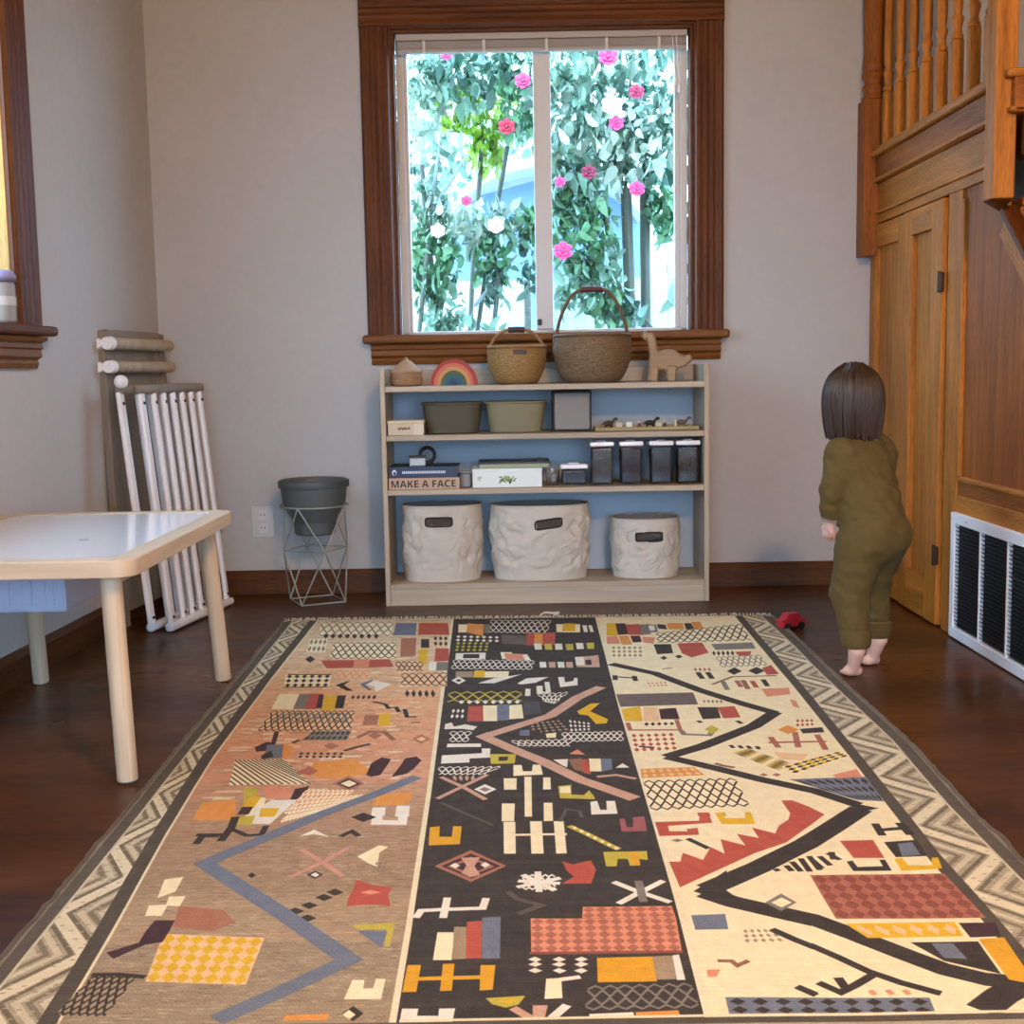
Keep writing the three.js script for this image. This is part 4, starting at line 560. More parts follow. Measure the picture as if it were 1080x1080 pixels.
// ================================================================== THE RUG (woven pattern, millimetres from its far left corner)
const RUG = [["#efe0b4","#382f27","#b4523f","#d98d6b","#dc9342","#dcae1f","#6d7480","#42282a","#8c6248","#a08a6c","#e6dfca","#bfae3d","#7f786b","#e8bd8c","#a9654f","#8a4c3c","#6b5d55","#c79c82","#4b4a49","#9c5a58","#5c5346","#d99f1e","#c99078","#a76d52"],[["q","z",0,12,9,3,[169,130,422,151,437,381,192,361]],["p",6,[434,175,505,181,517,381,443,375]],["p",2,[513,182,613,190,629,381,525,373]],["l",4,8,[518,179,612,186]],["q","d",-1,1,8,1,[201,316,394,332,405,432,214,417]],["q","z",0,1,9,4,[262,470,460,485,484,704,281,702]],["p",12,[182,521,199,442,241,525,224,601]],["q","d",0,12,4,2,[174,405,232,409,252,608,194,604]],["p",23,[474,428,523,417,541,682,495,692]],["p",1,[541,442,566,444,575,570,550,568]],["q","d",-1,1,3,2,[575,392,626,396,635,555,586,551]],["p",5,[543,589,573,592,582,798,559,797]],["p",2,[596,580,638,583,647,753,605,755]],["p",10,[588,762,611,763,615,872,594,871]],["p",12,[611,763,646,766,650,875,615,872]],["p",2,[257,720,465,720,489,821,290,821]],["p",3,[358,707,406,711,414,830,368,827]],["p",1,[208,702,215,656,237,704,230,749]],["q","z",13,1,5,2,[486,754,570,760,576,874,502,869]],["q","z",13,1,6,3,[517,901,650,898,658,1054,529,1035]],["q","d",-1,1,5,1,[541,1078,628,1083,637,1185,549,1170]],["q","d",0,1,6,3,[183,889,316,898,329,1043,203,1041]],["l",1,10,[189,890,316,903]],["l",1,9,[202,1037,328,1041]],["p",1,[345,1022,381,970,369,1024,404,1090,386,1088]],["p",6,[411,1016,441,970,448,986,428,1021,454,1082,444,1086]],["p",10,[431,1022,447,975,501,1022,467,1104,455,1045]],["q","z",13,3,5,2,[326,852,423,859,435,963,330,956]],["p",0,[204,1107,260,1111,269,1267,213,1264]],["p",12,[260,1111,292,1113,300,1269,270,1267]],["p",2,[291,1109,324,1115,331,1271,300,1269]],["p",7,[316,1125,329,1126,344,1262,328,1261]],["p",5,[330,1132,367,1134,383,1296,350,1290]],["p",1,[367,1138,390,1136,400,1266,378,1264]],["q","d",-1,1,5,1,[402,1130,475,1129,476,1189,406,1184]],["l",1,11,[470,1204,506,1235,518,1273,537,1265,549,1312]],["l",1,11,[561,1285,573,1358,597,1359]],["l",8,11,[587,1410,611,1408]],["q","z",13,1,14,5,[220,1283,433,1292,446,1469,216,1459]],["q","d",-1,12,10,3,[244,1293,425,1304,428,1401,233,1390]],["p",23,[464,1333,500,1336,505,1426,469,1424]],["p",5,[501,1323,530,1325,536,1436,509,1435]],["p",12,[354,1467,448,1469,447,1546,339,1546]],["q","d",-1,1,8,2,[354,1467,448,1469,447,1546,339,1546]],["l",8,13,[468,1531,494,1480,530,1487,559,1555]],["p",23,[491,1512,506,1484,528,1514,513,1542]],["p",23,[601,1550,621,1513,646,1552,626,1588]],["p",13,[612,1550,622,1532,635,1552,625,1569]],["p",7,[238,1595,257,1557,270,1555,260,1467,271,1467,282,1567,274,1623,249,1628]],["p",6,[276,1687,265,1577,304,1575,317,1678]],["p",4,[302,1575,329,1591,334,1683,317,1678]],["p",1,[266,1658,283,1623,296,1667,274,1687]],["l",1,10,[322,1565,334,1543]],["p",23,[399,1592,413,1565,435,1594,421,1620]],["l",1,12,[452,1632,477,1604,506,1580]],["q","d",-1,1,7,2,[348,1637,456,1642,458,1690,352,1684]],["q","s",0,1,12,6,[213,1687,324,1687,411,1860,240,1864]],["p",4,[395,1708,484,1695,531,1782,516,1810,436,1832,398,1791]],["p",14,[367,1784,392,1742,415,1776,402,1805]],["p",7,[524,1808,525,1728,544,1685,567,1700,562,1755,554,1812,534,1821]],["p",7,[580,1824,593,1745,598,1697,623,1684,636,1713,624,1771,609,1806]],["p",23,[459,1862,487,1813,529,1865,500,1913]],["p",7,[469,1862,489,1829,518,1865,498,1897]],["p",0,[476,1863,491,1841,511,1864,497,1886]],["p",3,[317,1871,376,1886,385,1954,334,1946]],["p",7,[386,1958,385,1895,412,1876,411,1920,413,1944,396,1960]],["q","z",3,0,10,5,[410,1902,511,1905,485,2004,387,2038]],["p",11,[276,1878,307,1891,322,2002,299,2001]],["p",4,[339,1992,373,2005,375,2054,347,2047]],["p",0,[317,1939,334,1946,347,2047,314,2056,314,2002]],["p",4,[573,1934,635,1923,633,1985,557,1993]],["p",10,[561,2011,587,2012,590,2060,563,2059]],["p",10,[608,2004,635,2006,638,2066,610,2064]],["p",4,[209,1968,274,1953,300,2068,215,2067]],["p",13,[239,2000,284,1996,287,2044,246,2048]],["p",4,[225,1981,276,1969,298,2057,246,2066]],["p",5,[301,1935,323,1936,321,2001,299,1997]],["p",7,[297,1997,319,1996,319,2039,296,2040]],["p",10,[322,2013,349,1960,401,1959,371,2094,330,2092]],["p",5,[337,2005,373,2007,373,2055,342,2054]],["p",11,[301,2054,334,2046,337,2100,305,2093]],["q","z",3,0,12,5,[405,1959,535,1933,470,2020,390,2086]],["l",1,14,[253,2192,255,2153,287,2152]],["l",1,14,[242,2146,293,2146]],["l",1,16,[296,2180,301,2108,296,2051]],["l",1,12,[298,2113,339,2153,366,2149,366,2103]],["p",10,[566,2022,583,2022,588,2083,618,2085,614,2018,633,2015,637,2112,567,2108]],["p",4,[563,1947,624,1937,623,2000,560,2003]],["p",1,[524,2064,546,2040,574,2067,552,2091]],["l",1,12,[518,2166,536,2140,553,2166]],["p",10,[440,2161,462,2126,498,2168,466,2151]],["l",22,11,[455,2226,503,2289,549,2354]],["l",22,11,[539,2224,503,2289,456,2352]],["p",7,[484,2344,496,2326,513,2345,501,2362]],["p",10,[491,2344,498,2333,507,2345,501,2355]],["p",0,[561,2265,596,2213,613,2220,600,2250,603,2314,586,2298]],["q","d",-1,12,3,3,[597,2291,619,2291,617,2338,595,2337]],["p",1,[381,2342,386,2330,396,2343,391,2355]],["p",1,[529,2418,542,2404,559,2420,546,2433]],["p",1,[514,2439,527,2425,544,2440,531,2453]],["p",1,[495,2469,507,2456,524,2470,512,2483]],["p",1,[476,2490,488,2477,505,2491,493,2504]],["p",1,[500,2517,512,2504,529,2518,517,2530]],["l",9,8,[446,2407,562,2398]],["p",2,[573,2368,601,2391,638,2401,634,2435,643,2476,613,2470,571,2475,570,2441,574,2407]],["p",3,[587,2421,603,2411,622,2422,605,2431]],["p",11,[587,2546,655,2538,655,2620,648,2620,646,2563,602,2561]],["p",6,[599,2564,646,2568,643,2624]],["q","k",13,5,7,5,[297,2565,459,2584,461,2731,314,2718]],["p",0,[612,2722,630,2723,631,2748,645,2748,645,2720,659,2721,659,2779,608,2778]],["p",1,[610,2817,623,2797,640,2817,628,2837]],["p",0,[611,2819,618,2807,629,2820,622,2832]],["p",4,[534,2820,594,2816,592,2834,533,2834]],["p",0,[240,2355,271,2345,273,2406,250,2431]],["p",0,[267,2425,296,2425,296,2465,272,2460]],["p",0,[244,2459,275,2457,277,2500,249,2499]],["p",23,[295,2463,372,2482,403,2530,370,2559,306,2542]],["p",7,[270,2516,302,2517,304,2556,304,2593,280,2600,246,2645,228,2625,268,2593,267,2555]],["q","z",9,1,6,6,[232,2698,297,2700,288,2814,218,2808]],["l",1,11,[228,2694,268,2694,310,2704]],["l",6,30,[635,1825,565,1924,449,2062]],["l",6,33,[457,2052,293,2287,475,2504,599,2660,520,2749,443,2829]],["p",0,[651,210,682,212,684,346,656,343]],["p",4,[682,196,739,217,741,411,683,346]],["p",12,[739,217,762,219,765,364,744,363]],["q","z",1,10,10,4,[759,145,971,163,951,391,763,352]],["p",2,[882,386,979,369,970,561,880,554]],["p",4,[910,388,936,390,932,550,905,548]],["p",16,[799,394,879,416,880,546,804,526]],["p",0,[985,237,1067,244,1060,376,982,369]],["p",5,[1009,226,1052,230,1044,356,1002,353]],["p",10,[1073,261,1088,262,1086,372,1073,371]],["p",10,[1094,262,1105,263,1105,373,1094,372]],["p",10,[905,531,929,533,929,621,907,619]],["p",11,[938,536,961,538,961,626,938,624]],["p",10,[971,539,994,540,993,628,970,627]],["p",11,[1005,547,1028,549,1026,636,1004,635]],["p",10,[1038,535,1061,537,1059,625,1036,624]],["p",11,[1071,535,1095,537,1091,625,1069,623]],["q","d",-1,11,6,3,[654,486,766,495,763,638,655,630]],["q","d",-1,10,7,2,[649,382,796,409,797,511,651,486]],["p",10,[662,652,756,653,755,741,665,745]],["p",1,[687,667,735,670,737,725,688,721]],["p",0,[799,649,835,651,841,742,806,740]],["p",3,[811,663,882,681,887,771,818,766]],["p",10,[867,693,882,681,901,821,886,832]],["q","z",1,10,14,3,[660,734,904,767,894,880,658,857]],["p",10,[917,785,937,787,937,859,917,858]],["p",17,[944,787,965,789,964,861,944,860]],["p",10,[970,789,991,791,990,863,970,862]],["p",17,[996,791,1016,792,1014,865,994,863]],["p",17,[1026,735,1098,710,1092,863,1024,858]],["p",10,[1026,730,1052,727,1049,836,1025,834]],["p",1,[1054,770,1072,764,1070,833,1054,832]],["p",9,[673,888,725,892,726,962,676,959]],["p",5,[727,880,758,882,759,965,727,963]],["p",0,[758,894,828,894,825,969,759,965]],["p",10,[742,1031,786,975,866,931,787,1032]],["p",10,[851,1037,879,977,940,968,903,1031,862,1050]],["p",10,[666,994,685,951,707,997,689,1039]],["p",1,[678,995,686,978,695,996,687,1013]],["p",10,[904,1070,921,1067,920,1133,928,1134,927,1024,941,1025,941,1159,903,1156]],["p",10,[966,972,984,973,984,1033,1007,1021,1012,986,1021,987,1017,1069,968,1087]],["p",10,[873,1099,887,1100,886,1175,872,1174]],["q","z",1,10,5,3,[903,1156,992,1138,949,1253,922,1232]],["q","z",1,11,6,2,[666,1117,863,1125,863,1224,668,1220]],["q","d",-1,10,8,1,[693,1198,862,1209,861,1257,695,1246]],["p",2,[724,1263,762,1266,766,1407,726,1405]],["p",0,[762,1260,799,1262,801,1409,766,1407]],["p",6,[799,1253,830,1255,830,1402,801,1406]],["p",0,[830,1264,862,1257,867,1386,830,1394]],["p",18,[867,1228,908,1231,911,1342,867,1357]],["q","d",-1,10,3,2,[682,1283,717,1285,719,1384,680,1381]],["p",5,[1002,1330,1042,1258,1065,1256,1035,1332,1076,1408,1069,1445,1044,1449,1029,1371,1007,1359]],["q","d",1,9,6,4,[880,1428,956,1403,979,1499,883,1521]],["q","d",-1,10,5,3,[976,1399,1031,1436,1027,1502,976,1515]],["q","z",1,10,10,3,[957,1514,1103,1511,1099,1588,954,1592]],["q","z",1,10,9,2,[833,1573,982,1568,971,1626,851,1617]],["p",0,[918,1523,944,1514,941,1556,919,1556]],["p",6,[856,1492,880,1486,879,1537,855,1536]],["p",7,[881,1494,907,1492,906,1535,881,1537]],["l",17,33,[1081,1092,1010,1199,934,1365,786,1524]],["l",17,34,[793,1513,771,1539,833,1631,906,1734,985,1865,1088,1984]],["p",10,[673,1427,689,1413,696,1450,723,1432,753,1454,744,1486,715,1471,674,1472]],["q","z",1,10,3,3,[688,1491,742,1494,735,1580,692,1578]],["p",10,[688,1593,766,1594,767,1621,687,1620]],["p",10,[680,1680,770,1668,769,1632,788,1633,789,1702,743,1706,744,1734,681,1739]],["p",11,[789,1676,847,1679,845,1747,792,1747]],["p",1,[809,1696,830,1697,828,1726,809,1728]],["q","z",1,10,8,2,[676,1760,819,1765,780,1818,682,1813]],["q","d",-1,17,4,1,[705,1812,763,1815,760,1864,715,1862]],["l",17,12,[687,1829,735,1894,785,1977]],["l",17,12,[785,1819,735,1894,687,1968]],["p",10,[759,1913,782,1881,807,1915,784,1946]],["p",12,[771,1914,782,1900,795,1915,783,1929]],["p",0,[841,1758,860,1759,863,1802,882,1803,884,1758,902,1759,905,1827,841,1832]],["p",0,[821,1846,849,1847,848,1920,822,1919]],["p",0,[905,1846,921,1847,919,1923,903,1923]],["p",0,[864,1838,880,1839,878,2078,864,2077]],["p",0,[819,2001,845,2002,843,2101,819,2100]],["p",0,[902,2001,920,2002,918,2104,900,2104]],["p",11,[935,1904,962,1896,960,1955,985,1961,998,1931,1007,1972,1007,1985,936,1977]],["p",0,[938,1910,959,1905,959,1947,937,1945]],["p",10,[996,2000,1010,1994,1013,2045,1025,2046,1028,1995,1045,1996,1046,2068,993,2072]],["p",8,[964,1723,993,1714,1000,1822,972,1794]],["p",2,[991,1725,1006,1723,1008,1830,992,1819]],["p",0,[1010,1719,1036,1720,1034,1810,1007,1809]],["p",6,[1036,1720,1060,1722,1056,1798,1032,1810]],["p",3,[967,1684,987,1651,1004,1692]],["p",10,[929,1724,963,1721,959,1780,948,1766]],["p",10,[1064,1786,1081,1754,1095,1785]],["l",17,13,[1019,1846,1061,1835,1101,1862]],["l",20,7,[695,1991,753,2060,803,2119]],["p",21,[683,2125,701,2120,704,2174,727,2175,727,2121,744,2122,744,2213,686,2216]],["p",0,[823,2103,846,2104,846,2264,825,2263]],["p",0,[874,2103,897,2104,897,2266,874,2265]],["p",0,[920,2105,939,2106,939,2266,919,2267]],["l",0,11,[824,2173,942,2174]],["l",11,14,[948,2131,981,2176,1032,2250]],["q","d",-1,0,7,1,[956,2126,1038,2245,1031,2262,949,2142]],["p",11,[1004,2261,1082,2260,1080,2301,1060,2296,1024,2295,1022,2328,1003,2328]],["p",11,[1010,2264,1067,2261,1063,2326,1045,2327,1045,2297,1027,2291,1022,2328,1007,2328]],["p",21,[1051,2268,1066,2265,1064,2324,1049,2326]],["p",23,[704,2314,765,2243,831,2319,770,2385]],["p",7,[716,2314,766,2259,819,2318,770,2371]],["p",23,[726,2317,766,2274,809,2320,769,2360]],["p",7,[737,2317,767,2286,799,2319,769,2350]],["p",17,[749,2278,783,2277,774,2317,785,2356,768,2366,752,2347,760,2314]],["p",10,[731,2313,739,2300,749,2314,741,2326]],["p",10,[784,2312,792,2299,802,2313,793,2326]],["l",10,12,[849,2409,923,2373]],["l",10,12,[858,2357,912,2424]],["l",10,12,[885,2344,885,2429]],["l",10,12,[850,2383,921,2396]],["q","z",-1,10,5,3,[858,2357,914,2359,912,2420,858,2418]],["p",2,[928,2302,947,2316,979,2299,985,2344,974,2399,925,2397,945,2369,934,2342]],["l",20,12,[833,2426,849,2455,888,2481,850,2512]],["l",20,7,[932,2108,947,2039,972,2052,974,2087]],["l",10,13,[688,2523,694,2496,730,2493,793,2490,798,2451]],["l",10,13,[734,2447,731,2525]],["p",0,[725,2575,751,2576,751,2668,724,2667]],["p",9,[750,2557,770,2558,774,2664,752,2666]],["p",2,[769,2539,793,2536,796,2663,772,2663]],["p",6,[793,2525,823,2522,823,2665,796,2664]],["q","k",3,14,11,5,[870,2529,1098,2537,1093,2650,869,2645]],["q","k",3,14,7,2,[954,2489,1098,2493,1098,2537,951,2531]],["l",15,9,[866,2648,1094,2653]],["p",10,[864,2668,875,2660,885,2669,875,2677]],["p",10,[864,2684,875,2675,885,2684,874,2692]],["p",10,[864,2703,874,2695,885,2704,874,2711]],["p",10,[900,2669,911,2661,921,2670,910,2678]],["p",10,[899,2685,910,2677,920,2685,910,2693]],["p",10,[899,2704,909,2696,920,2705,909,2713]],["p",10,[932,2670,943,2662,953,2671,942,2679]],["p",10,[931,2686,942,2678,952,2686,941,2695]],["p",10,[930,2705,941,2697,951,2706,940,2714]],["p",21,[966,2667,1050,2666,1046,2741,962,2741]],["p",9,[1047,2666,1077,2664,1074,2735,1046,2736]],["p",10,[1077,2664,1087,2661,1086,2738,1074,2738]],["p",0,[889,2728,911,2726,911,2784,885,2786]],["l",10,11,[910,2731,938,2724]],["p",21,[688,2680,707,2681,707,2760,687,2760]],["p",21,[740,2679,757,2679,757,2759,740,2759]],["p",21,[795,2684,817,2685,815,2758,796,2760]],["l",21,11,[696,2723,808,2721]],["p",11,[805,2781,860,2776,850,2800,832,2808,814,2798]],["p",5,[821,2786,847,2784,838,2798]],["p",10,[691,2805,714,2806,713,2825,742,2826,742,2807,764,2807,762,2844,691,2842]],["l",17,14,[842,2808,865,2836]],["p",17,[870,2802,890,2803,884,2842,869,2836]],["l",10,14,[916,2803,894,2837]],["q","z",-1,12,7,3,[948,2751,1093,2748,1095,2816,940,2817]],["l",10,12,[945,2834,1004,2831]],["l",4,12,[1007,2831,1065,2828]],["p",5,[1158,235,1189,238,1179,439,1143,437]],["p",7,[1187,238,1221,240,1215,418,1180,428]],["p",2,[1220,257,1266,254,1261,434,1214,430]],["p",12,[1265,260,1288,262,1291,418,1261,434]],["p",6,[1289,256,1322,272,1315,390,1282,394]],["p",0,[1295,279,1314,281,1309,359,1290,364]],["p",1,[1326,259,1352,274,1350,350,1322,335]],["p",4,[1360,249,1414,253,1407,354,1355,350]],["p",1,[1419,254,1442,256,1438,357,1412,355]],["p",4,[1447,236,1475,239,1470,360,1438,357]],["p",3,[1142,451,1176,439,1178,560,1135,557]],["p",4,[1181,439,1213,442,1213,574,1180,571]],["p",7,[1218,442,1250,445,1247,537,1218,546]],["p",3,[1255,460,1297,478,1281,568,1251,549]],["q","z",0,1,12,4,[1307,405,1610,282,1592,536,1294,558]],["p",12,[1459,582,1590,569,1585,657,1460,663]],["q","d",-1,1,5,1,[1446,670,1517,668,1505,753,1436,748]],["q","d",0,9,6,3,[1145,585,1244,593,1230,750,1135,743]],["p",1,[1279,576,1334,575,1325,701,1276,713]],["p",2,[1355,568,1434,557,1433,701,1374,761,1353,708]],["p",1,[1278,761,1293,737,1301,763,1287,787]],["p",1,[1325,747,1339,723,1348,749,1333,773]],["q","z",0,12,8,3,[1444,756,1583,740,1577,874,1441,888]],["p",2,[1514,694,1564,692,1550,748,1515,746]],["p",1,[1449,935,1478,890,1491,938,1462,981]],["p",1,[1509,934,1542,890,1557,938,1525,981]],["p",2,[1556,903,1588,870,1589,979,1553,987]],["l",8,10,[1384,1085,1453,1003,1578,998]],["l",14,14,[1457,1047,1458,1117]],["l",8,14,[1475,1044,1472,1138]],["l",2,14,[1498,1054,1498,1126]],["l",1,14,[1531,1039,1530,1115]],["l",12,14,[1418,1051,1416,1145]],["l",1,15,[1365,943,1367,1019]],["l",1,15,[1392,945,1394,1021]],["q","d",-1,23,4,1,[1359,882,1412,886,1406,939,1355,935]],["p",3,[1507,1140,1582,1135,1573,1199,1506,1222]],["p",3,[1560,1249,1572,1263,1566,1337,1553,1318]],["q","d",-1,3,5,2,[1205,1047,1265,1040,1263,1098,1210,1100]],["l",1,12,[1125,981,1183,1002]],["l",1,14,[1127,965,1124,1020]],["l",1,14,[1180,975,1180,1033]],["l",23,8,[1271,895,1300,885]],["p",16,[1115,1170,1320,1167,1316,1287,1115,1295]],["p",5,[1115,1322,1166,1292,1159,1430,1116,1428]],["p",13,[1174,1304,1209,1306,1200,1433,1161,1430]],["p",7,[1211,1324,1255,1316,1251,1419,1206,1416]],["p",1,[1311,1312,1361,1315,1354,1414,1308,1422]],["p",2,[1360,1315,1406,1307,1403,1410,1359,1416]],["q","d",-1,12,5,1,[1332,1238,1387,1242,1383,1280,1329,1276]],["l",14,11,[1122,1442,1121,1503,1241,1510,1243,1423]],["q","d",-1,1,5,1,[1160,1435,1236,1440,1234,1473,1156,1477]],["l",12,14,[1242,1515,1245,1547,1302,1559,1324,1506]],["p",11,[1299,1510,1322,1475,1334,1512,1311,1546]],["l",1,12,[1293,1435,1300,1452]],["l",1,12,[1389,1440,1396,1466]],["q","d",0,2,6,4,[1118,1531,1224,1530,1216,1669,1113,1678]],["l",7,12,[1129,1635,1163,1646]],["q","d",4,13,7,2,[1117,1796,1233,1792,1248,1847,1113,1858]],["q","z",0,1,9,5,[1115,1876,1309,1870,1308,2039,1112,2052]],["p",2,[1200,2073,1223,2072,1224,2092,1200,2091]],["p",11,[1238,2075,1254,2073,1253,2093,1237,2093]],["l",1,10,[1339,1636,1342,1658]],["l",1,10,[1358,1640,1361,1662]],["l",1,10,[1377,1644,1380,1666]],["l",1,10,[1397,1648,1399,1670]],["q","k",0,5,7,3,[1332,1689,1371,1657,1449,1779,1413,1830]],["q","d",-1,1,8,3,[1332,1689,1371,1657,1449,1779,1413,1830]],["q","k",0,5,6,3,[1423,1798,1573,1697,1588,1729,1435,1851]],["q","d",-1,1,7,3,[1423,1798,1573,1697,1588,1729,1435,1851]],["l",8,13,[1283,1767,1297,1784,1320,1799]],["q","d",-1,23,2,1,[1362,1837,1415,1840,1412,1865,1357,1863]],["l",14,12,[1429,1622,1562,1622]],["l",14,14,[1442,1580,1444,1661]],["l",14,14,[1507,1544,1489,1663]],["l",14,14,[1554,1567,1545,1685]],["q","d",-1,2,4,2,[1534,1430,1578,1433,1566,1496,1517,1504]],["p",1,[1525,1519,1581,1507,1575,1548,1523,1557]],["p",4,[1470,1522,1504,1486,1522,1525,1488,1559]],["p",13,[1426,1693,1498,1715,1477,1758,1431,1747]],["p",6,[1420,1883,1583,1872,1577,2025,1526,2013]],["q","d",-1,1,8,3,[1420,1883,1583,1872,1577,2025,1526,2013]],["p",3,[1516,1859,1578,1822,1576,1871,1521,1881]],["l",1,34,[1126,824,1243,947,1341,1144,1430,1284,1496,1377]],["l",1,36,[1498,1369,1420,1490,1276,1642,1183,1715]],["l",1,33,[1183,1715,1277,1800,1362,1880,1457,1956,1521,2042]],["p",1,[1491,2018,1512,2029,1556,2063,1506,2085,1508,2054]],["l",1,46,[1520,2064,1373,2239,1266,2343,1163,2431]],["p",1,[1141,2437,1179,2392,1210,2353,1194,2431,1208,2465,1174,2468]],["l",1,44,[1157,2442,1198,2480,1314,2555]],["l",1,40,[1312,2551,1356,2599,1414,2667,1460,2718,1507,2750,1562,2763]],["l",1,44,[1546,2770,1511,2796,1470,2835]],["p",2,[1376,2011,1398,2009,1423,2049,1443,2091,1416,2127,1338,2233,1271,2281,1120,2421,1115,2312,1136,2312,1145,2272,1175,2306,1198,2247,1219,2279,1222,2210,1263,2242,1257,2185,1293,2207,1291,2155,1328,2187,1341,2148,1368,2116,1378,2082]],["p",19,[1046,2096,1057,2094,1055,2141,1069,2142,1073,2089,1096,2085,1092,2164,1045,2164]],["p",2,[1112,2118,1198,2116,1203,2080,1221,2073,1221,2127,1135,2139,1133,2166,1168,2169,1168,2157,1189,2152,1186,2187,1113,2189]],["p",5,[1234,2076,1247,2074,1249,2105,1288,2107,1292,2076,1303,2072,1301,2137,1237,2135]],["l",1,12,[1163,2204,1194,2253]],["p",12,[1132,2211,1144,2204,1154,2212,1142,2220]],["l",10,13,[1011,2394,1051,2438,1013,2480]],["l",10,13,[1096,2393,1054,2438,1097,2479]],["l",12,14,[1054,2391,1053,2475]],["p",6,[1125,2529,1178,2526,1174,2580,1123,2581]],["p",12,[1249,2485,1282,2452,1300,2487,1268,2519]],["p",0,[1259,2485,1280,2467,1292,2487,1272,2505]],["l",1,11,[1294,2351,1297,2361]],["l",1,11,[1315,2338,1321,2362]],["l",1,11,[1329,2322,1335,2364]],["l",1,11,[1347,2308,1351,2365]],["l",1,11,[1364,2298,1369,2359]],["l",1,11,[1365,2312,1374,2352]],["l",1,11,[1383,2299,1392,2340]],["l",1,11,[1400,2285,1414,2316]],["l",1,11,[1408,2280,1403,2314]],["q","d",-1,9,5,3,[1195,2580,1244,2578,1253,2625,1189,2627]],["l",1,15,[1241,2582,1270,2619,1293,2645]],["l",1,15,[1286,2635,1319,2678,1350,2721,1387,2756,1431,2788]],["l",8,9,[1141,2682,1161,2683,1167,2697,1186,2682]],["p",3,[1121,2709,1141,2708,1132,2730,1119,2731]],["l",1,13,[1240,2761,1260,2783]],["l",1,13,[1239,2761,1260,2786]],["l",1,14,[1271,2750,1296,2779,1321,2760,1357,2728]],["l",1,14,[1303,2737,1305,2766]],["q","d",6,1,9,2,[1134,2789,1412,2798,1406,2843,1133,2835]],["l",1,15,[1525,2143,1521,2203]],["l",1,14,[1524,2176,1572,2169]],["l",1,17,[1570,2142,1574,2203]],["p",2,[1437,2227,1498,2224,1494,2308,1440,2308]],["p",1,[1515,2235,1577,2227,1572,2302,1515,2305]],["p",6,[1538,2243,1565,2238,1562,2297,1528,2301]],["p",1,[1424,2324,1435,2320,1437,2348,1481,2345,1483,2317,1493,2316,1490,2364,1425,2365]],["p",5,[1510,2313,1525,2309,1526,2342,1567,2344,1576,2311,1588,2309,1579,2358,1507,2366]],["q","k",14,15,9,5,[1347,2380,1574,2380,1580,2554,1348,2550]],["q","d",5,13,6,1,[1357,2568,1527,2566,1524,2614,1379,2617]],["p",7,[1532,2570,1588,2571,1580,2617,1532,2619]],["p",1,[1438,2632,1540,2632,1534,2735,1468,2693]],["p",6,[1468,2636,1500,2637,1504,2688,1471,2683]],["p",21,[1543,2625,1582,2621,1575,2722,1559,2762,1539,2752]],["l",3,9,[1338,2775,1341,2788]],["l",3,9,[1361,2775,1364,2788]],["l",3,9,[1384,2776,1387,2789]]]];
